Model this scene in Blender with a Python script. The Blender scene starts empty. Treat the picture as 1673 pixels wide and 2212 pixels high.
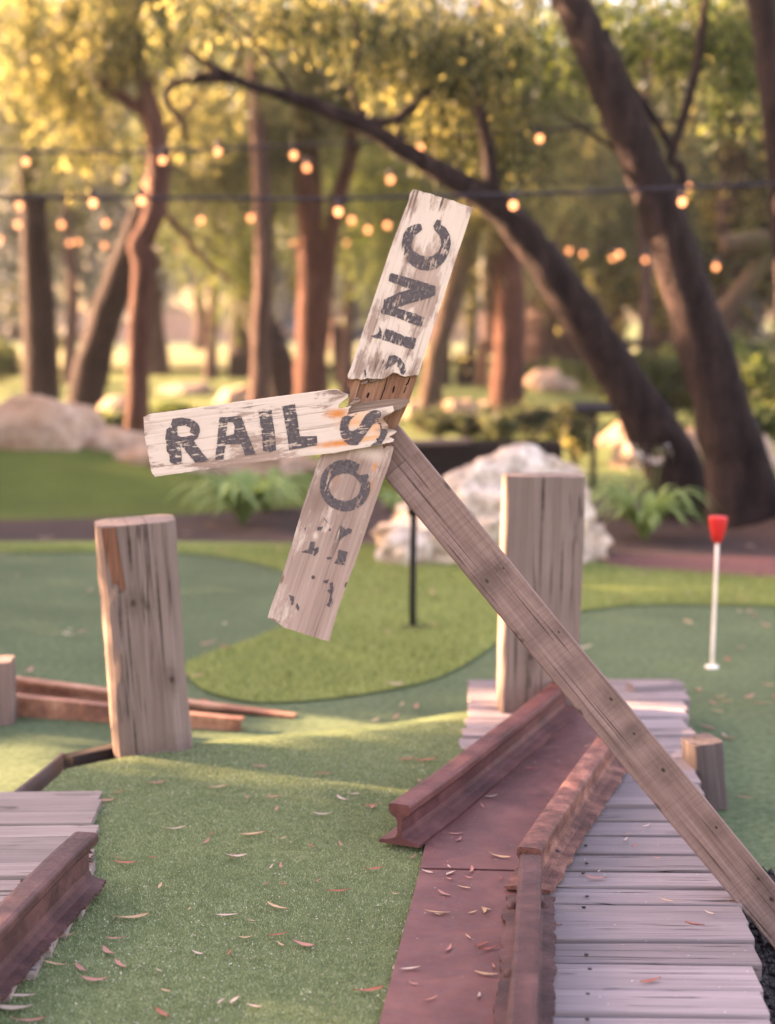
import bpy, bmesh, math, random
import numpy as np
from mathutils import Vector, Matrix, noise as mnoise

random.seed(7)
rng = np.random.default_rng(7)
scene = bpy.context.scene
COL = scene.collection
R = math.radians

# ------------------------------------------------------------------ camera
CAM_H = 1.37            # eye height in metres
FPX = 3300.0            # focal length in units of a 1673 x 2212 frame
PITCH = math.atan(416 / FPX)
cd = bpy.data.cameras.new('camera')
cam = bpy.data.objects.new('camera', cd)
COL.objects.link(cam)
cam.location = (0, 0, CAM_H)
cam.rotation_euler = (R(90) - PITCH, 0, 0)
cd.sensor_fit = 'VERTICAL'
cd.sensor_height = 36.0
cd.lens = FPX / 2212 * 36.0
cd.clip_start = 0.05
cd.clip_end = 2000
cd.dof.use_dof = True
cd.dof.focus_distance = 3.30
cd.dof.aperture_fstop = 1.9
scene.camera = cam

# ------------------------------------------------------------------ sky, sun, exposure
SUN_TO = Vector((-0.90, 0.36, 0.27)).normalized()      # direction towards the sun
SUN_EL = math.asin(SUN_TO.z)
world = bpy.data.worlds.new('World')
scene.world = world
world.use_nodes = True
wn = world.node_tree
sky = wn.nodes.new('ShaderNodeTexSky')
sky.sky_type = 'NISHITA'
sky.sun_disc = False
sky.sun_elevation = SUN_EL
sky.sun_rotation = math.atan2(SUN_TO.x, SUN_TO.y)
sky.air_density = 1.0
sky.dust_density = 3.0
sky.ozone_density = 0.6
bg = wn.nodes['Background']
bg.inputs['Strength'].default_value = 0.10
wn.links.new(sky.outputs[0], bg.inputs['Color'])
sl = bpy.data.lights.new('sun', 'SUN')
sl.energy = 4.3
sl.angle = R(0.5)
sl.color = (1.0, 0.80, 0.52)
sun = bpy.data.objects.new('sun', sl)
COL.objects.link(sun)
sun.rotation_euler = (-SUN_TO).to_track_quat('-Z', 'Y').to_euler()
scene.view_settings.view_transform = 'Standard'
scene.view_settings.look = 'None'
scene.view_settings.gamma = 1.0
scene.view_settings.use_curve_mapping = False
scene.view_settings.exposure = 3.8
scene.view_settings.use_white_balance = True       # the photograph is balanced for the shade
scene.view_settings.white_balance_temperature = 8500
scene.view_settings.white_balance_tint = 40
scene.cycles.use_denoising = True
scene.cycles.max_bounces = 8
scene.cycles.transparent_max_bounces = 12

# ------------------------------------------------------------------ geometry helpers
CP, SP = math.cos(PITCH), math.sin(PITCH)
def ray(px, py):
    x = (px - 836.5) / FPX; u = -(py - 1106) / FPX
    return Vector((x, CP + u * SP, -SP + u * CP))
def G(px, py, z=0.0):            # where the line of sight meets height z
    d = ray(px, py); t = (z - CAM_H) / d.z
    return Vector((d.x * t, d.y * t, z))
def A(px, py, Y):                # where it meets the upright plane at distance Y
    d = ray(px, py); t = Y / d.y
    return Vector((d.x * t, Y, CAM_H + d.z * t))
def S(src):                      # photograph pixels -> frame units
    return src / 1.49432

def mesh_of(name, verts, faces, smooth=False):
    me = bpy.data.meshes.new(name)
    me.from_pydata([tuple(v) for v in verts], [], faces)
    if smooth:
        me.polygons.foreach_set('use_smooth', [True] * len(me.polygons))
    me.update()
    return me
def link(name, me, mat=None, parent=None, loc=(0, 0, 0), rot=None, scale=None, matrix=None):
    o = bpy.data.objects.new(name, me)
    COL.objects.link(o)
    if mat is not None and not me.materials:
        me.materials.append(mat)
    if parent is not None:
        o.parent = parent
    if matrix is not None:
        o.matrix_basis = matrix
    else:
        o.location = loc
        if rot is not None: o.rotation_euler = rot
        if scale is not None: o.scale = scale if hasattr(scale, '__len__') else (scale,) * 3
    return o
def tag(o, label, cat, group=None):
    o['label'] = label; o['category'] = cat
    if group: o['group'] = group
    return o
def thing(name, label, cat, loc=(0, 0, 0), rotz=0.0, group=None):
    o = bpy.data.objects.new(name, None)
    COL.objects.link(o)
    o.location = loc; o.rotation_euler = (0, 0, rotz)
    o.empty_display_size = 0.1
    return tag(o, label, cat, group)
def structure(o):
    o['kind'] = 'structure'; return o
def stuff(o):
    o['kind'] = 'stuff'; return o
def copy_tree(o, parent=None):
    c = o.copy(); COL.objects.link(c)
    c.parent = parent
    for ch in o.children:
        copy_tree(ch, c)
    return c

class MB:
    def __init__(s): s.v = []; s.f = []
    def add(s, verts, faces):
        b = len(s.v); s.v.extend(verts); s.f.extend([tuple(i + b for i in f) for f in faces])
    def build(s, name, mat, parent=None, smooth=False, **k):
        return link(name, mesh_of(name, s.v, s.f, smooth), mat, parent, **k)

def catmull(pts, sub):
    P = [Vector(p) for p in pts]
    if len(P) < 3: 
        return [P[0].lerp(P[-1], i / sub) for i in range(sub + 1)]
    out = []
    for i in range(len(P) - 1):
        p0 = P[i - 1] if i > 0 else P[0] * 2 - P[1]
        p1, p2 = P[i], P[i + 1]
        p3 = P[i + 2] if i + 2 < len(P) else P[-1] * 2 - P[-2]
        for k in range(sub):
            t = k / sub
            out.append(0.5 * ((2 * p1) + (p2 - p0) * t + (2 * p0 - 5 * p1 + 4 * p2 - p3) * t * t
                              + (3 * p1 - p0 - 3 * p2 + p3) * t ** 3))
    out.append(P[-1])
    return out
def interp(vals, sub):
    out = []
    for i in range(len(vals) - 1):
        out += [vals[i] + (vals[i + 1] - vals[i]) * k / sub for k in range(sub)]
    return out + [vals[-1]]
def tube(pts, rads, sides=10, sub=4, rough=0.06):
    P = catmull(pts, sub); r = interp(rads, sub) if len(pts) > 2 else [rads[0] + (rads[-1] - rads[0]) * i / sub for i in range(sub + 1)]
    v = []; f = []
    ref = Vector((0.31, 0.93, 0.17))
    for i, p in enumerate(P):
        t = (P[min(i + 1, len(P) - 1)] - P[max(i - 1, 0)]).normalized()
        a = t.cross(ref).normalized(); b = t.cross(a)
        for k in range(sides):
            an = 2 * math.pi * k / sides
            q = p + (a * math.cos(an) + b * math.sin(an)) * r[i]
            n = mnoise.noise(q * (0.8 / max(r[i], .02)))
            v.append(p + (q - p) * (1 + rough * n * 2))
    for i in range(len(P) - 1):
        for k in range(sides):
            k2 = (k + 1) % sides
            f.append((i * sides + k, i * sides + k2, (i + 1) * sides + k2, (i + 1) * sides + k))
    f.append(tuple(range(sides - 1, -1, -1)))
    f.append(tuple((len(P) - 1) * sides + k for k in range(sides)))
    return v, f
def box(x0, x1, y0, y1, z0, z1):
    v = [Vector((x, y, z)) for x in (x0, x1) for y in (y0, y1) for z in (z0, z1)]
    f = [(0, 1, 3, 2), (4, 6, 7, 5), (0, 4, 5, 1), (2, 3, 7, 6), (0, 2, 6, 4), (1, 5, 7, 3)]
    return v, f
def timber(L, W, T, bev=0.004, wob=0.002, seg=12, seed=0, nw=4, splits=0):
    """a sawn timber along +X from 0 to L, width along Y, thickness along Z, worn edges"""
    prof = []
    hw, ht = W / 2, T / 2
    for (sx, sy) in ((1, 1), (-1, 1), (-1, -1), (1, -1)):
        c = [(sx * hw, sy * (ht - bev)), (sx * (hw - bev * .4), sy * (ht - bev * .4)), (sx * (hw - bev), sy * ht)]
        if sx * sy < 0: c.reverse()
        prof += c
        nx = {(1, 1): (-1, 0), (-1, 1): (0, -1), (-1, -1): (1, 0), (1, -1): (0, 1)}[(sx, sy)]
        for k in range(1, nw):
            t = k / nw
            if nx[0]: prof.append((sx * (hw - bev) * (1 - 2 * t), sy * ht))
            else: prof.append((sx * hw, sy * (ht - bev) * (1 - 2 * t)))
    n = len(prof)
    v = []; f = []
    for i in range(seg + 1):
        x = L * i / seg
        for (y, z) in prof:
            k = Vector((x * 3 + seed * 7.1, y * 12, z * 12))
            d = mnoise.noise(k) * wob
            e = mnoise.noise(k * 4 + Vector((5, 5, 5))) * wob * .6
            ex = mnoise.noise(Vector((y * 40, z * 40, seed))) * wob * .5 if i in (0, seg) else 0
            v.append(Vector((x + ex, y + d + e * (1 if y > 0 else -1), z + d * .6 - e * .5)))
    for i in range(seg):
        for k in range(n):
            k2 = (k + 1) % n
            f.append((i * n + k, (i + 1) * n + k, (i + 1) * n + k2, i * n + k2))
    f.append(tuple(range(n)))
    f.append(tuple(seg * n + k for k in range(n - 1, -1, -1)))
    return v, f
def frame(origin, xdir, ydir):
    x = Vector(xdir).normalized(); y = Vector(ydir); y = (y - x * y.dot(x)).normalized(); z = x.cross(y)
    m = Matrix((x, y, z)).transposed().to_4x4(); m.translation = origin
    return m

# ------------------------------------------------------------------ materials
class NT:
    def __init__(s, name):
        s.m = bpy.data.materials.new(name); s.m.use_nodes = True
        s.t = s.m.node_tree; s.b = s.t.nodes['Principled BSDF']; s.out = s.t.nodes['Material Output']
        s.b.inputs['Specular IOR Level'].default_value = 0.25
    def n(s, kind, ins=None, **props):
        nd = s.t.nodes.new('ShaderNode' + kind)
        for k, v in props.items(): setattr(nd, k, v)
        for k, v in (ins or {}).items(): s.set(nd.inputs[k], v)
        return nd
    def set(s, inp, v):
        if hasattr(v, 'links') and hasattr(v, 'is_output'): s.t.links.new(v, inp)
        else: inp.default_value = v
    def math(s, op, a, b=0.0, c=None, clamp=False):
        nd = s.n('Math', operation=op, use_clamp=clamp); s.set(nd.inputs[0], a); s.set(nd.inputs[1], b)
        if c is not None: s.set(nd.inputs[2], c)
        return nd.outputs[0]
    def vmath(s, op, a, b):
        nd = s.n('VectorMath', operation=op); s.set(nd.inputs[0], a); s.set(nd.inputs[1], b)
        return nd.outputs[0] if op not in ('LENGTH', 'DISTANCE', 'DOT_PRODUCT') else nd.outputs[1]
    def mix(s, f, a, b):
        nd = s.n('Mix', data_type='RGBA'); s.set(nd.inputs[0], f)
        for i, c in ((6, a), (7, b)): s.set(nd.inputs[i], c if not isinstance(c, tuple) else (*c[:3], 1))
        return nd.outputs[2]
    def ramp(s, f, stops):
        nd = s.n('ValToRGB'); s.set(nd.inputs[0], f)
        e = nd.color_ramp.elements
        while len(e) < len(stops): e.new(0.5)
        for el, (p, c) in zip(e, stops):
            el.position = p; el.color = (*c, 1) if isinstance(c, tuple) else (c, c, c, 1)
        return nd.outputs[0]
    def noise(s, vec, scale, detail=3, rough=.55, dist=0.0):
        nd = s.n('TexNoise', {'Scale': scale, 'Detail': detail, 'Roughness': rough, 'Distortion': dist}); s.set(nd.inputs['Vector'], vec)
        return nd.outputs[0]
    def coords(s, rnd=True):
        o = s.n('TexCoord').outputs['Object']
        if not rnd: return o
        r = s.n('ObjectInfo').outputs['Random']
        c = s.n('CombineXYZ', {0: s.math('MULTIPLY', r, 37.0), 1: s.math('MULTIPLY', r, 11.0), 2: s.math('MULTIPLY', r, 23.0)}).outputs[0]
        return s.vmath('ADD', o, c)
    def scale(s, vec, sc):
        return s.vmath('MULTIPLY', vec, sc)
    def bump(s, h, strength=.5, dist=.01, normal=None):
        nd = s.n('Bump', {'Strength': strength, 'Distance': dist, 'Height': h})
        if normal is not None: s.t.links.new(normal, nd.inputs['Normal'])
        s.t.links.new(nd.outputs[0], s.b.inputs['Normal']); return nd.outputs[0]
    def color(s, c, rough=.85):
        s.set(s.b.inputs['Base Color'], c if not isinstance(c, tuple) else (*c, 1)); s.set(s.b.inputs['Roughness'], rough)
    def spots(s, col, spots, vec):
        """marks with a place of their own: (x, y, rx, ry, softness, colour, strength)"""
        wob = s.noise(vec, 60, 3)
        for (x, y, rx, ry, soft, c, st) in spots:
            d = s.vmath('SUBTRACT', vec, (x, y, 0.0)); d = s.vmath('MULTIPLY', d, (1 / rx, 1 / ry, 0.0))
            l = s.vmath('LENGTH', d, (0, 0, 0)); l = s.math('ADD', l, s.math('MULTIPLY', s.math('SUBTRACT', wob, .5), 1.1))
            m = s.n('MapRange', {'Value': l, 'From Min': 1 + soft, 'From Max': 1 - soft, 'To Min': 0.0, 'To Max': st}, interpolation_type='SMOOTHSTEP').outputs[0]
            col = s.mix(m, col, c)
        return col

def wood(name, dark, mid, light, rough=.9, grain=1.0, bump=.5, crack=.5, spots=None, paint=None, saw=0.0, tint=None, cw=.012, tone=0.0, cfreq=34):
    n = NT(name)
    raw = n.coords(False); v = n.coords()
    g1 = n.noise(n.scale(v, (1.6 * grain, 42 * grain, 42 * grain)), 1.0, 5, .65, .6)
    g2 = n.noise(n.scale(v, (4 * grain, 190 * grain, 190 * grain)), 1.0, 3, .6)
    big = n.noise(v, 2.3, 4, .6)
    f = n.math('ADD', n.math('MULTIPLY', g1, .62), n.math('MULTIPLY', g2, .38))
    col = n.ramp(f, [(.30, dark), (.47, mid), (.66, light)])
    col = n.mix(n.math('MULTIPLY', n.ramp(big, [(.35, 0.0), (.7, 1.0)]), .45), col, tint or dark)
    if tone:
        rt = n.math('ADD', 1.0 - tone, n.math('MULTIPLY', n.n('ObjectInfo').outputs['Random'], 2 * tone))
        col = n.vmath('MULTIPLY', col, n.n('CombineXYZ', {0: rt, 1: rt, 2: rt}).outputs[0])
    hgt = f
    if saw:
        sw = n.noise(n.scale(v, (260, 9, 9)), 1.0, 2, .5, .4)
        hgt = n.math('ADD', hgt, n.math('MULTIPLY', sw, saw))
        col = n.mix(n.math('MULTIPLY', n.ramp(sw, [(.38, 1.0), (.52, 0.0)]), .22), col, dark)
    # long drying cracks along the grain
    ck = n.noise(n.scale(v, (1.1 * cfreq / 40, cfreq, cfreq)), 1.0, 2, .5, .3)
    cm = n.ramp(n.math('ABSOLUTE', n.math('SUBTRACT', ck, .5)), [(.0, 1.0), (cw, 0.0)])
    gate = n.ramp(n.noise(v, 5.0, 2), [(.48, 0.0), (.56, 1.0)])
    cm = n.math('MULTIPLY', n.math('MULTIPLY', cm, gate), crack)
    if paint:
        pc, lo, hi = paint
        pm = n.noise(n.scale(v, (11, 36, 36)), 1.0, 6, .68)
        pb = n.noise(v, 7.0, 3)
        pm = n.ramp(n.math('ADD', n.math('MULTIPLY', pm, .6), n.math('MULTIPLY', pb, .4)), [(lo, 0.0), (hi, 1.0)])
        fine = n.ramp(g2, [(.30, .45), (.42, 1.0)])
        pm = n.math('MULTIPLY', pm, fine)
        pcol = n.mix(n.noise(v, 30, 3), pc, tuple(c * .82 for c in pc))
        col = n.mix(pm, col, pcol)
        hgt = n.math('ADD', hgt, n.math('MULTIPLY', pm, .25))
    if spots: col = n.spots(col, spots, raw)
    col = n.mix(cm, col, tuple(c * .25 for c in dark))
    hgt = n.math('SUBTRACT', hgt, n.math('MULTIPLY', cm, 1.2))
    n.bump(hgt, bump, .006)
    n.color(col, rough)
    return n.m

def rust(name, cols, scale=9, bump=.4, flake=.22, rough=.66):
    n = NT(name); v = n.coords()
    a = n.noise(v, scale, 6, .65); b = n.noise(v, scale * 9, 4, .6); c = n.noise(v, scale * .35, 3)
    f = n.math('ADD', n.math('MULTIPLY', a, .55), n.math('ADD', n.math('MULTIPLY', b, .2), n.math('MULTIPLY', c, .25)))
    col = n.ramp(f, [(.38, cols[0]), (.5, cols[1]), (.61, cols[2])])
    vo = n.n('TexVoronoi', {'Scale': scale * 14}); n.set(vo.inputs['Vector'], v)
    h = n.math('ADD', n.math('MULTIPLY', b, .6), n.math('MULTIPLY', vo.outputs[0], flake))
    n.bump(h, bump, .004)
    n.color(col, n.ramp(b, [(.3, rough - .2), (.7, rough + .1)]))
    return n.m

def turf(name, dark, mid, light, fleck=(.30, .27, .2), fl=.08):
    n = NT(name); v = n.coords(False)
    a = n.noise(v, 260, 2, .6); b = n.noise(v, 38, 3); c = n.noise(v, 1.6, 3)
    f = n.math('ADD', n.math('MULTIPLY', a, .6), n.math('MULTIPLY', b, .4))
    col = n.ramp(f, [(.33, dark), (.5, mid), (.68, light)])
    col = n.mix(n.math('MULTIPLY', n.ramp(c, [(.35, 0.0), (.65, 1.0)]), .35), col, dark)
    if fl:
        w = n.noise(v, 95, 2, .5)
        col = n.mix(n.math('MULTIPLY', n.ramp(w, [(.66, 0.0), (.74, 1.0)]), fl * 6), col, fleck)
    n.bump(f, .9, .012)
    n.color(col, .95); n.b.inputs['Specular IOR Level'].default_value = .1
    return n.m

def simple(name, c, rough=.6, var=.25, scale=20, metal=0.0, bump=0.0):
    n = NT(name); v = n.coords()
    f = n.noise(v, scale, 4)
    n.color(n.ramp(f, [(.3, tuple(x * (1 - var) for x in c)), (.7, tuple(min(1, x * (1 + var)) for x in c))]), rough)
    n.b.inputs['Metallic'].default_value = metal
    if bump: n.bump(f, bump, .01)
    return n.m

def leafmat(name, cols, trans=.5, tcols=None):
    n = NT(name)
    r = n.n('NewGeometry').outputs['Random Per Island']
    p = n.n('TexCoord').outputs['Object']
    f = n.math('ADD', n.math('MULTIPLY', r, .6), n.math('MULTIPLY', n.noise(p, .9, 3), .4))
    col = n.ramp(f, [(.2, cols[0]), (.45, cols[1]), (.75, cols[2])])
    n.color(col, .55)
    tc = n.ramp(f, [(.25, tcols[0]), (.56, tcols[1]), (.76, tcols[2])]) if tcols else col  # brightest stop paints a few leaves as if caught by the sun
    tr = n.n('BsdfTranslucent', {'Color': tc})
    mx = n.n('MixShader', {0: trans})
    n.t.links.new(n.b.outputs[0], mx.inputs[1]); n.t.links.new(tr.outputs[0], mx.inputs[2])
    n.t.links.new(mx.outputs[0], n.out.inputs['Surface'])
    return n.m

def barkmat(name, dark, mid, light, moss=None):
    n = NT(name); v = n.coords(False)
    a = n.noise(n.scale(v, (14, 14, 2.2)), 1.0, 5, .65, .5); b = n.noise(v, 1.1, 3); c = n.noise(v, 40, 3)
    f = n.math('ADD', n.math('MULTIPLY', a, .7), n.math('MULTIPLY', c, .3))
    col = n.ramp(f, [(.33, dark), (.5, mid), (.67, light)])
    if moss: col = n.mix(n.math('MULTIPLY', n.ramp(b, [(.45, 0.0), (.65, 1.0)]), .6), col, moss)
    n.bump(f, 1.0, .09); n.color(col, .95)
    return n.m

M = {}
M['board'] = None
M['deck'] = wood('deck_wood', (0.1204, 0.09796, 0.09769), (0.1938, 0.1612, 0.1618), (0.2671, 0.2244, 0.2248), bump=.6, crack=1.0, tone=.2, cw=.016, tint=(0.1781, 0.145, 0.1401))
M['deck_l'] = wood('deck_wood_warm', (0.1345, 0.1064, 0.09222), (0.2172, 0.1768, 0.1569), (0.2999, 0.2461, 0.2206), bump=.6, crack=1.0, tone=.2, cw=.016, tint=(0.2068, 0.1658, 0.1426))
M['post'] = wood('post_wood', (0.09011, 0.05933, 0.0484), (0.169, 0.1186, 0.1007), (0.2534, 0.1862, 0.1629), grain=.55, bump=.8, crack=.75, cw=.009, cfreq=26, tint=(0.1464, 0.09821, 0.08298))
def post_wood(name, seed, L, W):
    rr = random.Random(seed); D_ = (.028, .018, .014); sp_ = [(.0, .0, .07, W, .9, (.075, .05, .04), .7)]
    for k in range(7): sp_.append((rr.uniform(.1, L), rr.uniform(-W, W) * .42, rr.uniform(.05, .16), rr.uniform(.0016, .0032), .8, D_, .9))
    sp_.append((L - .03, rr.uniform(-.2, .2) * W, .06, .005, .8, D_, .9))
    for k in range(2):
        x_, y_ = rr.uniform(.2, L * .8), rr.uniform(-W, W) * .3
        sp_ += [(x_, y_, .035, .018, .95, (.085, .058, .046), .7), (x_, y_, .010, .006, .8, D_, .8)]
    return wood(name, (.100, .068, .053), (.165, .121, .101), (.228, .176, .153), grain=.55, bump=.8, crack=.75, cw=.009, cfreq=26, tint=(.125, .088, .074), spots=sp_)
M['post_l'] = post_wood('leaning_post_wood', 5, .7, .222)
M['post_r'] = post_wood('squared_post_wood', 9, .78, .25)
M['post_red'] = wood('split_wood', (.07, .025, .014), (.17, .07, .04), (.26, .13, .08), grain=.6, bump=.9, crack=.6)
M['stub'] = wood('stub_wood', (.045, .034, .032), (.085, .066, .062), (.14, .112, .105), grain=.5, bump=.8, crack=.8)
M['core'] = wood('torn_wood', (0.07225, 0.03, 0.0168), (0.2125, 0.1013, 0.0595), (0.34, 0.1875, 0.119), grain=1.0, bump=1.0, crack=1.0)
M['splinter'] = wood('splinter_wood', (0.08, 0.0507, 0.038), (0.2, 0.1365, 0.1064), (0.288, 0.2106, 0.171), bump=1.0, crack=.8)
M['dark_timber'] = wood('dark_timber', (.008, .005, .004), (.02, .013, .011), (.045, .03, .025), bump=.6)
M['rail_dark'] = rust('rail_rust', ((0.02572, 0.01187, 0.01136), (0.06061, 0.02532, 0.0236), (0.1148, 0.05064, 0.04545)))
M['rail_red'] = rust('rail_red_rust', ((0.0396, 0.0133, 0.013), (0.0902, 0.0304, 0.028), (0.154, 0.0589, 0.053)), scale=6)
M['rail_orange'] = rust('rail_orange_rust', ((.052, .022, .018), (.135, .052, .040), (.30, .135, .10)), scale=19, bump=.7, flake=.45)
M['rail_copper_sunlit'] = rust('trough_rust_sunlit', ((.10, .042, .03), (.26, .115, .07), (.46, .25, .16)), scale=5)  # trough rust, its colour brightened for low sun lying on it
M['plate'] = rust('plate_rust', ((0.0605, 0.02522, 0.0245), (0.1078, 0.04074, 0.03822), (0.1815, 0.07566, 0.06468)), scale=3.4, bump=.2, flake=.12, rough=.6)
M['turf'] = turf('putting_turf', (0.03623, 0.06468, 0.03291), (0.08797, 0.1317, 0.06788), (0.1656, 0.2176, 0.1234))
M['turf_base'] = turf('raised_turf_backing', (0.05485, 0.08368, 0.03648), (0.1158, 0.1646, 0.07296), (0.195, 0.2498, 0.1277), fl=.0)
M['fringe'] = turf('fringe_turf', (0.08736, 0.1182, 0.03159), (0.1835, 0.2365, 0.0702), (0.3145, 0.3762, 0.1316), fl=.04)
M['hill'] = turf('hill_turf', (.032, .052, .010), (.074, .108, .022), (.125, .165, .042), fl=.04)
M['lawn'] = turf('lawn_grass', (.035, .055, .015), (.10, .135, .045), (.2, .22, .09), fl=.05)
M['mulch'] = simple('mulch', (0.03375, 0.01944, 0.0176), .95, .7, 60, bump=1.0)
M['paver'] = simple('red_paver', (.13, .05, .042), .9, .35, 30, bump=.4)
M['gravel'] = simple('dark_gravel', (.035, .03, .03), .9, .6, 120, bump=1.0)
M['black'] = simple('black_metal', (.008, .007, .007), .75, .3)
M['white_pole'] = simple('white_fibreglass', (.72, .66, .58), .4, .08)
M['red_cup'] = simple('red_plastic', (.55, .025, .022), .4, .12)
M['white_disc'] = simple('white_disc', (.7, .68, .62), .5, .1)
M['nail'] = simple('nail_iron', (.03, .022, .02), .5, .4, metal=.6)

# ------------------------------------------------------------------ the setting: ground sheets
ZP = 0.12                        # height of the raised tee
def sheet(name, pts, z, mat):
    v = [(p.x, p.y, z) for p in pts]
    me = mesh_of(name, v, [tuple(range(len(v)))])
    if me.polygons[0].normal.z < 0: me.flip_normals()
    return link(name, me, mat)
def smooth_loop(pts, sub=4):
    n = len(pts); out = []
    P = [Vector(p) for p in pts]
    for i in range(n):
        p0, p1, p2, p3 = P[i - 1], P[i], P[(i + 1) % n], P[(i + 2) % n]
        for k in range(sub):
            t = k / sub
            out.append(0.5 * ((2 * p1) + (p2 - p0) * t + (2 * p0 - 5 * p1 + 4 * p2 - p3) * t * t + (3 * p1 - p0 - 3 * p2 + p3) * t ** 3))
    return out

# one sheet of ground reaching the horizon: fine near, coarse far, gently uneven beyond the greens
gx = np.concatenate([-np.geomspace(900, 9, 26), np.linspace(-8, 8, 33), np.geomspace(9, 900, 26)])
gy = np.concatenate([[-400, -100, -30, -10, -3], np.linspace(0, 30, 61), np.geomspace(31, 900, 30)])
gv = []
for y in gy:
    for x in gx:
        w = min(1, max(0, (y - 13) / 8)) * min(1, max(0, (70 - y) / 30))
        h = w * (0.22 * mnoise.noise(Vector((x * .16, y * .12, 3.3))) + .05 * mnoise.noise(Vector((x * .6, y * .5, 1.3))))
        gv.append((x, y, h - 0.012))
nx = len(gx)
gf = [(j * nx + i, j * nx + i + 1, (j + 1) * nx + i + 1, (j + 1) * nx + i) for j in range(len(gy) - 1) for i in range(nx - 1)]
structure(link('ground', mesh_of('ground', gv, gf, True), M['lawn']))

PG = [G(-900, 1192), G(2400, 1192), Vector((7, 2.0, 0)), Vector((-7, 2.0, 0))]
structure(sheet('putting_green', PG, 0.0, M['turf']))
fr = [(400, 1440), (420, 1480), (470, 1505), (560, 1520), (680, 1515), (800, 1500), (920, 1475), (1000, 1440), (1060, 1400),
      (1120, 1352), (1260, 1322), (1400, 1308), (1673, 1312), (2000, 1330), (2400, 1320), (2400, 1262), (1900, 1262), (1673, 1250), (1500, 1238), (1320, 1225),
      (1150, 1190), (800, 1180), (400, 1172), (0, 1172), (-500, 1178), (-900, 1180), (-900, 1200), (-400, 1200), (0, 1196), (200, 1194), (400, 1197), (520, 1212), (610, 1236),
      (652, 1270), (655, 1310), (620, 1350), (540, 1386), (450, 1415)]
structure(sheet('fringe', smooth_loop([G(*p) for p in fr], 3), 0.007, M['fringe']))
structure(sheet('mulch_bed', [G(-900, 1186), G(-900, 1060), G(400, 1060), G(900, 1050), G(1250, 1060), G(1500, 1040), G(2400, 1040), G(2400, 1250), G(1700, 1240), G(1300, 1216), G(900, 1186), G(300, 1180)], 0.003, M['mulch']))
structure(sheet('path', smooth_loop([G(1300, 1206), G(1500, 1204), G(1673, 1208), G(2400, 1215), G(2400, 1275), G(1800, 1262), G(1673, 1254), G(1500, 1241), G(1325, 1226)], 3), 0.011, M['paver']))

gr = smooth_loop([G(1560, 1900), G(1620, 1880), G(1760, 1930), G(1900, 2050), G(2000, 2300), G(1900, 2500), G(1600, 2500), G(1560, 2200)], 3)
gravel = structure(sheet('gravel', gr, 0.005, M['gravel']))
grp = [(p.x, p.y) for p in gr]
gx_ = rng.uniform(.55, 1.3, 5000); gy_ = rng.uniform(2.2, 3.9, 5000)
# grass bank on the left and the earth mound on the right
def mound(name, cx, cy, rx, ry, h, mat, n=40, p=1.0, seed=0.):
    v = []; f = []
    for j in range(n + 1):
        for i in range(n + 1):
            a = -1 + 2 * i / n; b = -1 + 2 * j / n
            # squircle to disc
            u = a * math.sqrt(1 - b * b / 2); w = b * math.sqrt(1 - a * a / 2)
            r = min(1, math.hypot(u, w))
            z = h * (0.5 + 0.5 * math.cos(math.pi * r ** p)) * (1 + .25 * mnoise.noise(Vector((u * 3, w * 3, seed)))) - .012 * (r > .97)
            v.append((cx + u * rx, cy + w * ry, z))
    for j in range(n):
        for i in range(n):
            k = j * (n + 1) + i
            f.append((k, k + 1, k + n + 2, k + n + 1))
    return link(name, mesh_of(name, v, f, True), mat)
structure(mound('grass_bank', -3.4, 13.4, 4.3, 3.2, .34, M['hill'], p=1.3))
structure(mound('earth_mound', 3.15, 9.6, 1.1, 1.0, .33, M['mulch'], p=.9))

# raised tee of turf: top sheet, rolled back edge, low sides
top = [(75, 1722), (140, 1662), (240, 1641), (450, 1612), (700, 1592), (880, 1570), (1012, 1546), (1004, 1600), (1040, 1650), (1050, 1700), (1010, 1800), (1000, 1830), (980, 1900), (900, 2330), (300, 2400), (-700, 2400), (-500, 1722)]
TP = [G(x, y, ZP) for x, y in top]
v = [Vector((p.x, p.y, ZP)) for p in TP]; f = [tuple(range(len(v)))]
back = list(range(2, 7))
prev = back
for (dy, dz) in ((.10, -.010), (.2, -.035), (.32, -.075), (.46, -.115), (.6, -.135)):
    cur = []
    for i in back:
        v.append(Vector((TP[i].x, TP[i].y + dy * (1 if i > 2 else .25), ZP + dz))); cur.append(len(v) - 1)
    for a in range(len(back) - 1):
        f.append((prev[a], prev[a + 1], cur[a + 1], cur[a]))
    prev = cur
for i in (0, 1, len(TP) - 2, len(TP) - 1):
    j = (i + 1) % len(TP)
    b = len(v); v += [Vector((TP[i].x, TP[i].y, -.01)), Vector((TP[j].x, TP[j].y, -.01))]
    f.append((i, j, b + 1, b))
me = mesh_of('raised_green', v, f)
bm = bmesh.new(); bm.from_mesh(me); bmesh.ops.recalc_face_normals(bm, faces=bm.faces); bm.to_mesh(me); bm.free()
raised = structure(link('raised_green', me, M['turf_base']))

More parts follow.
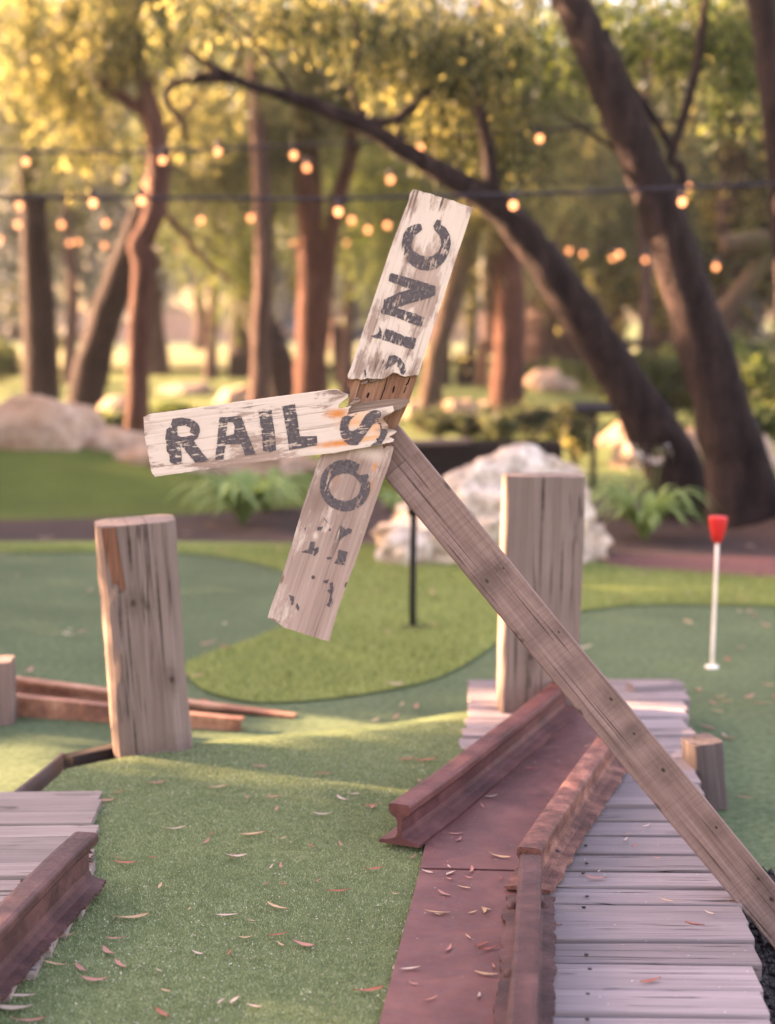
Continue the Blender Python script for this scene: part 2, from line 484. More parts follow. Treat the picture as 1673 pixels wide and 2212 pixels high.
# short pile of the raised tee (visible part)
def inside(poly, x, y):
    c = np.zeros(len(x), bool); n = len(poly)
    for i in range(n):
        (x1, y1), (x2, y2) = poly[i], poly[(i + 1) % n]
        if y1 == y2: continue
        c ^= ((y1 > y) != (y2 > y)) & (x < (x2 - x1) * (y - y1) / (y2 - y1) + x1)
    return c
TPxy = [(p.x, p.y) for p in TP]
def np_mesh(name, verts, nper, nfaces_idx, mat):
    """verts (n*nper,3); nfaces_idx: list of index tuples inside one piece, all the same length"""
    me = bpy.data.meshes.new(name)
    n = len(verts) // nper
    base = (np.arange(n) * nper)[:, None]
    L = len(nfaces_idx[0])
    idx = np.concatenate([base + np.array(t)[None, :] for t in nfaces_idx], axis=1).reshape(-1)
    nf = n * len(nfaces_idx)
    me.vertices.add(len(verts)); me.vertices.foreach_set('co', np.asarray(verts, np.float32).ravel())
    me.loops.add(len(idx)); me.loops.foreach_set('vertex_index', idx.astype(np.int32))
    me.polygons.add(nf); me.polygons.foreach_set('loop_start', (np.arange(nf) * L).astype(np.int32))
    me.polygons.foreach_set('loop_total', np.full(nf, L, np.int32))
    me.update(calc_edges=True); me.validate()
    me.materials.append(mat)
    return me
M['blade'] = leafmat('turf_blade', ((0.09349, 0.1323, 0.05594), (0.1868, 0.2402, 0.1143), (0.3489, 0.4049, 0.219)), .3)
def blades(n, x0, x1, y0, y1, poly, zf, h, w):
    x = rng.uniform(x0, x1, n); y = rng.uniform(y0, y1, n)
    k = inside(poly, x, y); x, y = x[k], y[k]; n = len(x)
    z = zf(x, y)
    a = rng.uniform(0, 2 * np.pi, n); hh = h * rng.uniform(.55, 1.15, n); ww = w * rng.uniform(.7, 1.3, n)
    lx = rng.normal(0, .45, n) * hh; ly = rng.normal(0, .45, n) * hh
    P = np.zeros((n, 3, 3))
    P[:, 0] = np.stack([x - np.cos(a) * ww, y - np.sin(a) * ww, z], 1)
    P[:, 1] = np.stack([x + np.cos(a) * ww, y + np.sin(a) * ww, z], 1)
    P[:, 2] = np.stack([x + lx, y + ly, z + hh], 1)
    return P.reshape(-1, 3)
bl = blades(430000, -1.5, .75, 2.45, 5.0, TPxy, lambda x, y: np.full(len(x), ZP - .001), .0062, .0010)
stuff(link('turf_pile', np_mesh('turf_pile', bl, 3, [(0, 1, 2)], M['blade']), None, raised))

# loose stones of the gravel patch
k_ = inside(grp, gx_, gy_); gx_, gy_ = gx_[k_], gy_[k_]; m_ = len(gx_)
base_ = np.array([(1, 0, 0), (0, 1, 0), (-1, 0, 0), (0, -1, 0), (0, 0, 1), (0, 0, -1)], float)
P_ = base_[None] * rng.uniform(.5, 1.3, (m_, 6, 1)) * rng.uniform(.004, .011, (m_, 1, 1)) + np.stack([gx_, gy_, np.full(m_, .009)], 1)[:, None]
stuff(link('gravel_stones', np_mesh('gravel_stones', P_.reshape(-1, 3), 6, [(0, 1, 4), (1, 2, 4), (2, 3, 4), (3, 0, 4), (1, 0, 5), (2, 1, 5), (3, 2, 5), (0, 3, 5)], M['gravel']), None, gravel))
# ------------------------------------------------------------------ fringe pile behind (coarser, seen out of focus)
M['blade_light'] = leafmat('fringe_blade', ((0.1013, 0.1344, 0.0351), (0.2097, 0.2651, 0.08073), (0.3494, 0.403, 0.1492)), .3)
frp = [(p.x, p.y) for p in smooth_loop([G(*q) for q in fr], 3)]
bl = blades(260000, -2.6, 3.2, 5.3, 9.2, frp, lambda x, y: np.full(len(x), .006), .022, .002)
stuff(link('fringe_pile', np_mesh('fringe_pile', bl, 3, [(0, 1, 2)], M['blade_light']), None, bpy.data.objects['fringe']))

# ------------------------------------------------------------------ decks
def plank_deck(name, label, rows, mat, z_top, thick, loc):
    d = thing(name, label, 'deck', loc)
    k = 0
    for (pl, pr, wid) in rows:               # ends of the centre line in plan, width
        pl = Vector(pl); pr = Vector(pr)
        L = (pr - pl).length
        vv, ff = timber(L, wid, thick, .0025, .0013, 10, seed=k * 1.37 + wid * 50)
        m = frame(Vector((pl.x, pl.y, z_top - thick / 2 + random.uniform(-.003, .003))) - Vector(loc), (pr.x - pl.x, pr.y - pl.y, random.uniform(-.003, .003)), (-(pr.y - pl.y), pr.x - pl.x, random.uniform(-.03, .03)))
        link('plank', mesh_of('plank', vv, ff), mat, d, matrix=m)
        k += 1
    return d
# right deck: right edge and left edge sampled from the place's plan
edge_r = [G(x, y, ZP) for x, y in ((1478, 1505), (1486, 1560), (1500, 1640), (1520, 1730), (1548, 1810), (1605, 1980), (1630, 2060), (1668, 2200), (1725, 2420))]
def lerp_edge(edge, y):
    e = sorted(edge, key=lambda p: p.y)
    if y <= e[0].y: a, b = e[0], e[1]
    elif y >= e[-1].y: a, b = e[-2], e[-1]
    else:
        for a, b in zip(e, e[1:]):
            if a.y <= y <= b.y: break
    t = (y - a.y) / (b.y - a.y)
    return a.x + (b.x - a.x) * t
edge_l = [G(x, y, ZP) for x, y in ((1012, 1500), (1012, 1548), (1000, 1580), (990, 1612), (1040, 1640), (1065, 1700), (1030, 1800), (1040, 1900), (1040, 2000), (1010, 2200), (990, 2420))]
rows = []
y = 2.42
while y < 5.18:
    w = random.choice((.090, .096, .101, .106))
    yc = y + w / 2
    xl = lerp_edge(edge_l, yc); xr = lerp_edge(edge_r, yc) + random.uniform(-.012, .012)
    sl_ = .03 - .02 * (yc - 2.4) + random.uniform(-.008, .008)
    rows.append(((xl, yc + sl_ * .6 * (xr - xl) / 1), (xr, yc - sl_ * .6 * (xr - xl)), w))
    y += w + random.uniform(.007, .015)
deck_r = plank_deck('timber_deck', 'silvery grey plank deck beside the rusty rails under the leaning sign pole', rows, M['deck'], ZP + .006, .036, (.75, 3.7, 0))
# bearers under the right deck and the raised end board
def beam(name, p, q, W, T, mat, parent, loc=(0, 0, 0), seed=0, up=None):
    p = Vector(p); q = Vector(q)
    vv, ff = timber((q - p).length, W, T, .005, .003, 12, seed=seed)
    d = q - p
    y = Vector((-d.y, d.x, 0)) if up is None else Vector(up)
    return link(name, mesh_of(name, vv, ff), mat, parent, matrix=frame(p - Vector(loc), d, y))
er = sorted(edge_r, key=lambda p: p.y)
for a, b in zip(er, er[1:]):
    beam('bearer', (a.x - .05, a.y, .04), (b.x - .05, b.y, .04), .05, .084, M['dark_timber'], deck_r, (.75, 3.7, 0))
beam('end_board', G(1362, 1500, ZP) + Vector((0, .02, .016)), G(1472, 1494, ZP) + Vector((0, .02, .014)), .06, .03, M['deck'], deck_r, (.75, 3.7, 0))
# screw heads in rows along the planks, beside the near rail
vv, ff = tube([(0, 0, 0), (0, 0, .002)], [.0042, .0042], 8, 1, 0)
screw_me = mesh_of('screw', vv, ff)
screw_me.materials.append(M['nail'])
for (pl, pr, w) in rows:
    if pl[1] > 3.9: continue
    for fx in (1,):
        c = Vector(pl).lerp(Vector(pr), 0)
        X = lerp_edge([G(1260, 1860, ZP), G(1275, 2212, ZP)], c[1])
        link('screw', screw_me, None, deck_r, loc=(X - .75 + random.uniform(-.006, .006), c[1] + (w * .22 if fx else 0) * random.choice((-1, 1)) - 3.7, ZP + .0065))

# left deck
ledge = [G(x, y, ZP) for x, y in ((212, 1714), (209, 1790), (200, 1850), (186, 1958), (104, 2068), (8, 2176), (-110, 2310))]
rows = []
yy = G(212, 1716, ZP).y
y = yy
while y > 2.5:
    w = random.choice((.080, .086, .091, .096))
    yc = y - w / 2
    xr = lerp_edge(ledge, yc) + random.uniform(-.008, .008)
    xl = -2.4
    sl_ = .035 + random.uniform(-.008, .008)
    rows.append(((xl, yc - sl_ * (xr - xl)), (xr, yc), w))
    y -= w + random.uniform(.005, .011)
deck_l = plank_deck('timber_deck', 'low pale plank deck under the single flaking rail beside the raised turf', rows, M['deck_l'], ZP + .016, .034, (-1.3, 3.3, ZP))

# ------------------------------------------------------------------ rails and steel plates
def rail_profile(H=.10, head=.054, foot=.104, web=.011, hh=.027):
    h = head / 2; ft = foot / 2; w = web / 2
    half = [(h * .62, H), (h * .93, H - .002), (h, H - .006), (h, H - hh * .72), (h * .82, H - hh), (w * 1.7, H - hh - .008), (w, H - hh - .018),
            (w, .030), (w * 1.8, .018), (ft * .55, .011), (ft, .007), (ft, 0)]
    return half + [(-x, z) for x, z in reversed(half)]
def rail(name, label, path, mat, z0, tilt=0.0, rag=0.0, H=.10, sub=26, group=None, head=.054, foot=.104):
    """path: points of the rail's centre line in plan"""
    prof = rail_profile(H, head, foot)
    P = catmull([Vector((p.x, p.y, 0)) for p in path], sub)
    o0 = P[0].copy()
    v = []; f = []; n = len(prof)
    ct, st = math.cos(tilt), math.sin(tilt)
    for i, p in enumerate(P):
        t = (P[min(i + 1, len(P) - 1)] - P[max(i - 1, 0)]).normalized()
        s = Vector((t.y, -t.x, 0))
        for k, (x, z) in enumerate(prof):
            j = mnoise.noise(Vector((p.x * 6, p.y * 6, k * 1.3))) * .0004
            if rag and z < .012 and abs(x) > foot * .3:
                x *= 1 + rag * (mnoise.noise(Vector((p.x * 22, p.y * 22, 3.1 * (x > 0)))) + .7 * mnoise.noise(Vector((p.x * 70, p.y * 70, 5.0))))
                z += abs(rag * .02 * mnoise.noise(Vector((p.x * 30, p.y * 30, k))))
            x, z = x * ct + z * st, z * ct - x * st
            v.append(p + s * (x + j) + Vector((0, 0, z + j)) - o0)
    for i in range(len(P) - 1):
        for k in range(n):
            k2 = (k + 1) % n
            f.append((i * n + k, i * n + k2, (i + 1) * n + k2, (i + 1) * n + k))
    f.append(tuple(range(n - 1, -1, -1))); f.append(tuple((len(P) - 1) * n + k for k in range(n)))
    me = mesh_of(name, v, f)
    bm = bmesh.new(); bm.from_mesh(me); bmesh.ops.recalc_face_normals(bm, faces=bm.faces); bm.to_mesh(me); bm.free()
    o = link(name, me, mat, loc=(o0.x, o0.y, z0))
    return tag(o, label, 'rail', group)
ZR = ZP + .015
def ht(*pts): return [G(x, y, ZR + .10) for x, y in pts]
rail('steel_rail', 'dark maroon curved rail with its cut end standing on the turf', ht((862, 1737), (960, 1668), (1060, 1592), (1140, 1530), (1212, 1472), (1232, 1455)), M['rail_red'], ZR)
rail('steel_rail', 'orange crusted rail running back beside the plank deck', ht((1142, 1833), (1196, 1752), (1252, 1672), (1300, 1606), (1330, 1565)), M['rail_orange'], ZR + .002, rag=.14, head=.054)
rail('steel_rail', 'worn brown rail running forward between plate and planks', ht((1146, 1846), (1142, 1930), (1135, 2060), (1126, 2212), (1116, 2420)), M['rail_dark'], ZR, rag=.18, head=.049)
rd = [G(x, y, ZP + .018 + .115) for x, y in ((185, 1797), (130, 1848), (60, 1918), (0, 1978), (-110, 2090), (-200, 2180))]
r4 = rail('steel_rail', 'flaking brown rail lying across the low pale planks', rd, M['rail_dark'], ZP + .018, rag=.22, H=.115, head=.056, foot=.096)
# flaking scale along the foot of that rail
mb = MB()
for i in range(520):
    t = random.random()
    p = G(200, 1878, ZP).lerp(G(-60, 2118, ZP), t); k_ = random.random() ** 1.6
    p = Vector((p.x - .034 * k_ + random.uniform(-.004, .006), p.y + .02 * k_, ZP + .026 + k_ * .05))
    s = random.uniform(.004, .013)
    q = [Vector((random.uniform(-1, 1), random.uniform(-1, 1), random.uniform(-.5, .5))) * s for _ in range(4)]
    o0 = Vector(r4.location)
    mb.add([p + q[0] - o0, p + q[1] - o0, p + q[2] * 1.1 - o0, p + q[3] * .8 + Vector((0, 0, .004)) - o0], [(0, 1, 2), (0, 2, 3), (0, 3, 1), (1, 3, 2)])
M['flake'] = rust('rust_flake', ((.02, .011, .009), (.075, .034, .026), (.17, .085, .06)), scale=26, bump=.8)
stuff(mb.build('rust_flakes', M['flake'], r4))

def plate(name, label, pts, z, t, mat):
    v = [Vector((p.x, p.y, z)) for p in pts] + [Vector((p.x, p.y, z - t)) for p in pts]
    n = len(pts); c = v[0].copy(); v = [q - c for q in v]
    f = [tuple(range(n)), tuple(range(2 * n - 1, n - 1, -1))] + [(i, (i + 1) % n, n + (i + 1) % n, n + i) for i in range(n)]
    me = mesh_of(name, v, f)
    bm = bmesh.new(); bm.from_mesh(me); bmesh.ops.recalc_face_normals(bm, faces=bm.faces); bm.to_mesh(me); bm.free()
    return tag(link(name, me, mat, loc=c), label, 'plate')
Zl = ZP + .013
near_plate = plate('steel_plate', 'flat rust-red steel plate between turf and the worn brown rail', [G(x, y, Zl) for x, y in ((907, 1878), (1010, 1880), (1128, 1883), (1140, 2000), (1128, 2212), (1112, 2420), (768, 2420), (818, 2212), (862, 2045))], Zl, .007, M['plate'])
far_plate = plate('steel_plate', 'maroon steel plate lying between the two converging rails', [G(x, y, Zl) for x, y in ((922, 1808), (907, 1875), (1010, 1877), (1132, 1880), (1165, 1860), (1340, 1590), (1345, 1545), (1235, 1538), (1100, 1645), (960, 1770))], Zl + .001, .007, M['plate'])
# bolts holding the near rail
vv, ff = tube([(0, 0, 0), (0, 0, .009), (0, 0, .013)], [.013, .012, .007], 10, 2, .05)
bolt_me = mesh_of('bolt', vv, ff, True); bolt_me.materials.append(M['rail_dark'])
for (x, y) in ((1105, 1963), (1100, 2110), (1172, 1962), (1200, 1848)):
    tag(link('bolt', bolt_me, None, loc=G(x, y, ZR + .006)), 'rusty round bolt head beside the foot of the rails', 'bolt', 'bolt heads along the rails')

# far trough behind the left post: two rails with a plate between
Yt = 5.25
def far_beam(name, label, p, q, W, T, mat):
    p = Vector(p); q = Vector(q)
    vv, ff = timber((q - p).length, W, T, .006, .002, 10)
    return tag(link(name, mesh_of(name, vv, ff), mat, matrix=frame(p, q - p, (0, 1, 0))), label, 'beam')
pa, pb = A(-130, 1482, 5.35), A(524, 1588, 5.05)
prof_n = None
def trough_rail(name, label, p, q, h, w, mat, flip=1):
    """an L of steel: tall web with a lip on top"""
    p = Vector(p); q = Vector(q); L = (q - p).length
    sec = [(-w / 2, 0), (w / 2, 0), (w / 2, .012), (-w / 2 + .012, .012), (-w / 2 + .012, h - .012), (w * .15, h - .012), (w * .15, h), (-w / 2, h)]
    sec = [(x * flip, z) for x, z in sec]
    n = len(sec)
    v = [Vector((0, x, z)) for x, z in sec] + [Vector((L, x, z)) for x, z in sec]
    f = [tuple(range(n)), tuple(range(2 * n - 1, n - 1, -1))] + [(i, (i + 1) % n, n + (i + 1) % n, n + i) for i in range(n)]
    me = mesh_of(name, v, f)
    bm = bmesh.new(); bm.from_mesh(me); bmesh.ops.recalc_face_normals(bm, faces=bm.faces); bm.to_mesh(me); bm.free()
    return tag(link(name, me, mat, matrix=frame(p, q - p, (0, 1, 0))), label, 'rail')
trough_rail('steel_channel', 'sunlit copper coloured channel, the nearer side of the sloping trough', A(-200, 1524, 5.32), A(525, 1600, 5.02), .082, .07, M['rail_copper_sunlit'])
trough_rail('steel_channel', 'copper coloured channel, the farther side of the sloping trough', A(-200, 1468, 5.52), A(632, 1582, 5.16), .06, .07, M['rail_copper_sunlit'], -1)
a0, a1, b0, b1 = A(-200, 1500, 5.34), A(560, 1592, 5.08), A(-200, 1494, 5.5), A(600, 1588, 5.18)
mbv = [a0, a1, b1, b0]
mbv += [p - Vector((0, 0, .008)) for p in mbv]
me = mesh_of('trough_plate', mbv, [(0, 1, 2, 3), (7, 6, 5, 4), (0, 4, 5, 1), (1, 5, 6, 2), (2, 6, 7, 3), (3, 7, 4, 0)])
tag(link('trough_plate', me, M['rail_copper_sunlit']), 'copper coloured floor plate of the sloping trough behind the leaning post', 'plate')

# ------------------------------------------------------------------ upright sleepers
def upright(name, label, base, topc, W, T, mat, seed=0, yaw=0.0, bev=.012):
    base = Vector(base); topc = Vector(topc)
    d = topc - base
    vv, ff = timber(d.length, W, T, bev, .006, 22, seed=seed, nw=6)
    s = Vector((math.cos(yaw), math.sin(yaw), 0))
    root = thing(name, label, 'post', base)
    link('timber', mesh_of('timber', vv, ff), mat, root, matrix=frame((0, 0, 0), d, s))
    return root, d
b1_, t1_ = G(332, 1636, ZP - .01), None
Yp = b1_.y + .09
pl, d = upright('sleeper_post', 'tall grey sleeper post leaning left with a reddish split at its top', A(332, 1655, Yp), A(290, 1124, Yp - .02), .222, .17, M['post_l'], 3, R(14), .034)
# split red heartwood near the head of that post, on its front face
Lp = d.length
ol = [(Lp - .002, -.100), (Lp - .002, -.060), (Lp - .06, -.056), (Lp - .12, -.052), (Lp - .175, -.046), (Lp - .19, -.058), (Lp - .16, -.070), (Lp - .165, -.080), (Lp - .10, -.092), (Lp - .05, -.098)]
mb = MB(); n = len(ol)
mb.add([Vector((x, y, -.0890)) for x, y in ol] + [Vector((x, y, -.075)) for x, y in ol], [tuple(range(n)), tuple(range(2 * n - 1, n - 1, -1))] + [(i, n + i, n + (i + 1) % n, (i + 1) % n) for i in range(n)])
split = mb.build('split', M['post_red'], pl, matrix=frame((0, 0, 0), d, (math.cos(R(14)), math.sin(R(14)), 0))); split['label'] = 'reddish torn heartwood strip'
pr, d = upright('sleeper_post', 'squared upright sleeper standing on the deck behind the leaning pole', A(1158, 1565, G(1160, 1545, ZP).y + .07), A(1172, 1026, G(1160, 1545, ZP).y + .08), 0.25, .14, M['post_r'], 11, R(2.5), .009)
ps, d = upright('sleeper_post', 'short sleeper stub at the upper end of the copper trough', A(-6, 1592, 5.12), A(-14, 1424, 5.12), .125, .12, M['post'], 21, R(5))
pk, d = upright('sleeper_stub', 'low dark timber stub against the far side of the plank deck', A(1527, 1738, G(1527, 1738).y), A(1514, 1597, G(1527, 1738).y), .085, .12, M['stub'], 31, R(10))
ed = tag(beam('edging_timber', G(142, 1664, ZP - .03) + Vector((0, .03, 0)), G(252, 1640, ZP - .03) + Vector((0, .04, 0)), .05, .07, M['dark_timber'], None), 'dark edging timber at the corner of the raised turf', 'edging')
ed2 = tag(beam('edging_timber', G(-40, 1812, ZP - .075) + Vector((-.004, 0, 0)), G(140, 1664, ZP - .075) + Vector((-.004, 0, 0)), .010, .112, M['post'], None), 'thin weathered edging board along the left of the raised turf', 'edging')

# ------------------------------------------------------------------ the broken crossing sign
YS = 3.13
SIGN = thing('crossing_sign', 'broken wooden railway crossing sign with black letters on a leaning pole', 'sign', A(1790, 2120, YS + .05))
SL = Vector(SIGN.location)
def zT(x, y): return (S(1090 + x * .31637), S(590 + y * .31637))
def zC(x, y): return (S(1080 + x * .20323), S(1180 + y * .20323))
def zR(x, y): return (S(440 + x * .53796), S(1220 + y * .53796))
def zB(x, y): return (S(700 + x * .42945), S(1200 + y * .42945))
def refine(pts, step, jit_u, jit_w, u, w, seed):
    """subdivide a closed 2-D loop and roughen it along the grain u and across w"""
    out = []; n = len(pts)
    for i in range(n):
        a = Vector(pts[i]); b = Vector(pts[(i + 1) % n]); L = (b - a).length
        k = max(1, int(L / step))
        for j in range(k):
            p = a.lerp(b, j / k)
            nu = mnoise.noise(Vector((p.x * 260, p.y * 260, seed))) + .6 * mnoise.noise(Vector((p.x * 700, p.y * 700, seed + 4)))
            nw = mnoise.noise(Vector((p.x * 180, p.y * 180, seed + 9)))
            out.append((p.x + nu * jit_u * u[0] + nw * jit_w * w[0], p.y + nu * jit_u * u[1] + nw * jit_w * w[1]))
    return out
def slab(name, loops_px, Y, thick, origin_px, along_px, mat, parent, jit=(.0012, .0006), step=.006, seed=0.0, yaw=0.0, hole=None):
    """flat piece traced as an outline, given its own distance and thickness; grain runs along local X"""
    o = A(*origin_px, Y); e = A(*along_px, Y)
    X = (e - o).normalized(); Zv = Vector((0, -1, 0)); Yv = Zv.cross(X).normalized()
    def loc(p):
        q = A(*p, Y) - o; return (q.dot(X), q.dot(Yv))
    loops = [refine([loc(p) for p in lp], step, jit[0], jit[1], (1, 0), (0, 1), seed + i) for i, lp in enumerate(loops_px)]
    bm = bmesh.new(); edges = []; rings = []
    for lp in loops:
        vs = [bm.verts.new((x, y, 0)) for x, y in lp]
        es = [bm.edges.new((vs[i], vs[(i + 1) % len(vs)])) for i in range(len(vs))]
        edges += es; rings.append(vs)
    bmesh.ops.triangle_fill(bm, use_beauty=True, use_dissolve=False, edges=edges)
    for fc in bm.faces:
        fc.normal_update()
        if fc.normal.z < 0: fc.normal_flip()
    if thick > 0:
        front = list(bm.faces)
        ext = bmesh.ops.extrude_face_region(bm, geom=front)
        bk = [g for g in ext['geom'] if isinstance(g, bmesh.types.BMVert)]
        for vtx in bk: vtx.co.z -= thick
        bmesh.ops.recalc_face_normals(bm, faces=bm.faces)
    me = bpy.data.meshes.new(name); bm.to_mesh(me); bm.free()
    m = Matrix((X, Yv, Zv)).transposed().to_4x4(); m.translation = o - (SL if parent is SIGN else Vector((0, 0, 0)))
    ob = link(name, me, mat, parent, matrix=m)
    return ob, (o, X, Yv, Zv)

CREAM = (.60, .495, .42)
def local_of(fr_, px):
    o, X, Yv, Zv = fr_
    q = A(*px, o.y) - o
    return q.dot(X), q.dot(Yv)

# frames are needed before the materials so that stains sit where they sit on the wood
def mkframe(o_px, e_px, Y):
    o = A(*o_px, Y); e = A(*e_px, Y); X = (e - o).normalized(); Zv = Vector((0, -1, 0))
    return (o, X, Zv.cross(X).normalized(), Zv)
ORG = (.55, .19, .05); DK = (.05, .03, .022)
Y_RAIL, Y_TOP, Y_CORE, Y_BOT, Y_POLE = YS - .012, YS + .004, YS + .013, YS + .004, YS + .030
fT = mkframe(zT(470, 2000), zT(1050, 150), Y_TOP)
fR = mkframe(zR(60, 405), zR(1400, 235), Y_RAIL)
fB = mkframe(zB(600, 1950), zB(1050, 600), Y_BOT)
def sp(fr_, px, rx, ry, soft, c, st):
    x, y = local_of(fr_, px); return (x, y, rx, ry, soft, c, st)
M['board_t'] = wood('board_upper', (0.1414, 0.09225, 0.07341), (0.3111, 0.2196, 0.1793), (0.4433, 0.3338, 0.2795), paint=(CREAM, .43, .50), bump=.4, crack=.8,
    spots=[sp(fT, zT(1060, 200), .018, .0025, .5, DK, .9), sp(fT, zT(700, 200), .012, .02, .8, (.3, .2, .15), .5)])
M['board_r'] = wood('board_rail', (0.1435, 0.0936, 0.07203), (0.3253, 0.2273, 0.1821), (0.4593, 0.3432, 0.2838), paint=(CREAM, .43, .48), bump=.4, crack=.6,
    spots=[sp(fR, zC(40, 760), .020, .009, .9, ORG, 1.0), sp(fR, zC(290, 900), .026, .010, .9, (.66, .30, .12), .7), sp(fR, zC(650, 970), .018, .015, .9, (.66, .30, .12), .65), sp(fR, zC(60, 1235), .040, .006, .9, ORG, 1.0), sp(fR, zC(430, 780), .02, .006, .9, (.66, .33, .14), .5),
           sp(fR, zC(560, 1150), .03, .005, .9, (.62, .28, .1), .7), sp(fR, zC(760, 850), .012, .012, .8, (.10, .05, .03), .7),
           sp(fR, zC(287, 1195), .0035, .0030, .3, DK, 1.0), sp(fR, zC(682, 1172), .0035, .0030, .3, DK, 1.0), sp(fR, zC(860, 1000), .02, .006, .8, (.09, .05, .035), .8), sp(fR, zR(60, 290), .02, .01, .9, (.42, .3, .24), .6)])
M['board_b'] = wood('board_lower', (0.1506, 0.09864, 0.07938), (0.3101, 0.2177, 0.1842), (0.4077, 0.304, 0.2579), paint=(CREAM, .52, .62), bump=.45, crack=.8,
    spots=[sp(fB, zB(1185, 715), .010, .0035, .8, ORG, .9), sp(fB, zB(760, 960), .03, .018, .9, (.13, .085, .065), .5), sp(fB, zB(1150, 880), .02, .006, .9, (.36, .17, .08), .5), sp(fB, zB(880, 790), .02, .01, .9, (.34, .18, .1), .45),
           sp(fB, zB(722, 1545), .004, .004, .5, DK, .9), sp(fB, zB(970, 1600), .006, .003, .5, DK, .8), sp(fB, zB(488, 1560), .009, .003, .5, (.16, .07, .04), .8), sp(fB, zB(420, 1870), .004, .012, .6, (.12, .06, .04), .8),
           sp(fB, zB(1150, 620), .012, .03, .9, CREAM, .6), sp(fB, zB(740, 1230), .009, .005, .8, CREAM, .7)])

top_loop = [zT(*p) for p in ((735, 110), (770, 60), (880, 95), (1000, 130), (1180, 185), (1380, 250), (1180, 850), (1000, 1390), (820, 1960), (750, 1970), (690, 1975), (640, 1965), (610, 1945), (570, 1935), (530, 1960), (500, 1985),
            (440, 2000), (380, 1998), (300, 1995), (240, 2007), (190, 1995), (140, 2005), (110, 2000), (97, 1970), (130, 1890), (350, 1230), (560, 600), (700, 230), (722, 180))]
tb, frT = slab('upper_board', [top_loop], Y_TOP, .016, zT(470, 2000), zT(1050, 150), M['board_t'], SIGN, seed=1.0)
core_loop = [zC(*p) for p in ((205, 150), (1322, 100), (1310, 165), (1240, 395), (1185, 545), (1120, 700), (1030, 890), (985, 960), (930, 1010), (890, 1180), (860, 1330), (300, 1380), (240, 1100), (195, 750), (225, 560), (240, 460), (228, 365), (190, 310), (195, 230))]
slab('torn_core', [core_loop], Y_CORE, .015, zT(470, 2000), zT(1050, 150), M['core'], SIGN, seed=2.0, jit=(.002, .0012))
# flat dark shapes painting the shade inside nail slots and splits of the torn wood
M['hole'] = simple('slot_shade', (.008, .005, .004), .95, .3)
for lp in ([(498, 500), (520, 440), (548, 420), (552, 450), (535, 500), (512, 520)], [(912, 420), (920, 360), (945, 310), (955, 345), (945, 400), (920, 450)], [(1120, 310), (1150, 270), (1190, 180), (1200, 195), (1170, 280), (1140, 320)],
           [(715, 550), (740, 470), (780, 370), (830, 200), (838, 205), (795, 375), (755, 480), (730, 550)], [(1085, 430), (1130, 330), (1140, 335), (1100, 440)], [(420, 220), (428, 222), (330, 560), (322, 560)]):
    slab('split', [[zC(*p) for p in lp]], Y_CORE - .0006, 0, zT(470, 2000), zT(1050, 150), M['hole'], SIGN, seed=3.0, jit=(.0006, .0003), step=.003)

rail_loop = [zR(*p) for p in ((42, 235), (75, 218), (200, 203), (500, 160), (800, 118), (1000, 93), (1160, 72), (1205, 70), (1232, 88), (1262, 98))] + \
            [zC(*p) for p in ((215, 465), (190, 515), (120, 565), (55, 630), (60, 680), (110, 690), (190, 660), (265, 640), (225, 690), (195, 785), (400, 735), (640, 690), (925, 640), (940, 715), (880, 760), (800, 795), (765, 850),
            (795, 905), (850, 955), (838, 1000), (905, 1015), (985, 1050), (935, 1090), (850, 1130), (940, 1182), (920, 1210), (760, 1245), (540, 1290), (300, 1330), (0, 1390))] + \
            [zR(*p) for p in ((1000, 468), (700, 510), (400, 550), (110, 592), (92, 575), (72, 470), (56, 400), (46, 330))]
rb, frR = slab('rail_board', [rail_loop], Y_RAIL, .016, zR(60, 405), zR(1400, 235), M['board_r'], SIGN, seed=4.0)
spl_loop = [zC(*p) for p in ((170, 650), (300, 612), (500, 580), (700, 552), (900, 535), (1030, 528), (1150, 530), (1190, 545), (1185, 585), (1120, 640), (1040, 690), (960, 722), (860, 790), (600, 820), (180, 850))]
slab('splinter', [spl_loop], Y_RAIL + .005, .010, zC(170, 700), zC(1190, 555), M['splinter'], SIGN, seed=5.0, jit=(.002, .0008))
spl2 = [zC(*p) for p in ((400, 290), (520, 240), (640, 215), (760, 222), (640, 245), (540, 275), (440, 300))]
slab('splinter', [spl2], Y_TOP + .003, .004, zT(470, 2000), zT(1050, 150), M['splinter'], SIGN, seed=6.0)
spl3 = [zC(*p) for p in ((225, 620), (270, 580), (310, 520), (360, 500), (410, 545), (380, 580), (300, 600), (240, 640))]
slab('splinter', [spl3], Y_RAIL + .002, .004, zC(170, 700), zC(1190, 555), M['splinter'], SIGN, seed=7.0)
bot_loop = [zB(*p) for p in ((770, 640), (830, 560), (1000, 540), (1240, 530), (1250, 583), (1272, 560), (1328, 566), (1300, 680), (1200, 955), (1100, 1250), (1050, 1400), (975, 1600), (905, 1800), (842, 2026), (760, 2005), (620, 1960), (500, 1920), (440, 1880), (400, 1862), (380, 1850), (395, 1790), (480, 1560), (560, 1300), (640, 1025), (720, 790))]
bb, frB = slab('lower_board', [bot_loop], Y_BOT, .018, zB(600, 1950), zB(1050, 600), M['board_b'], SIGN, seed=8.0)

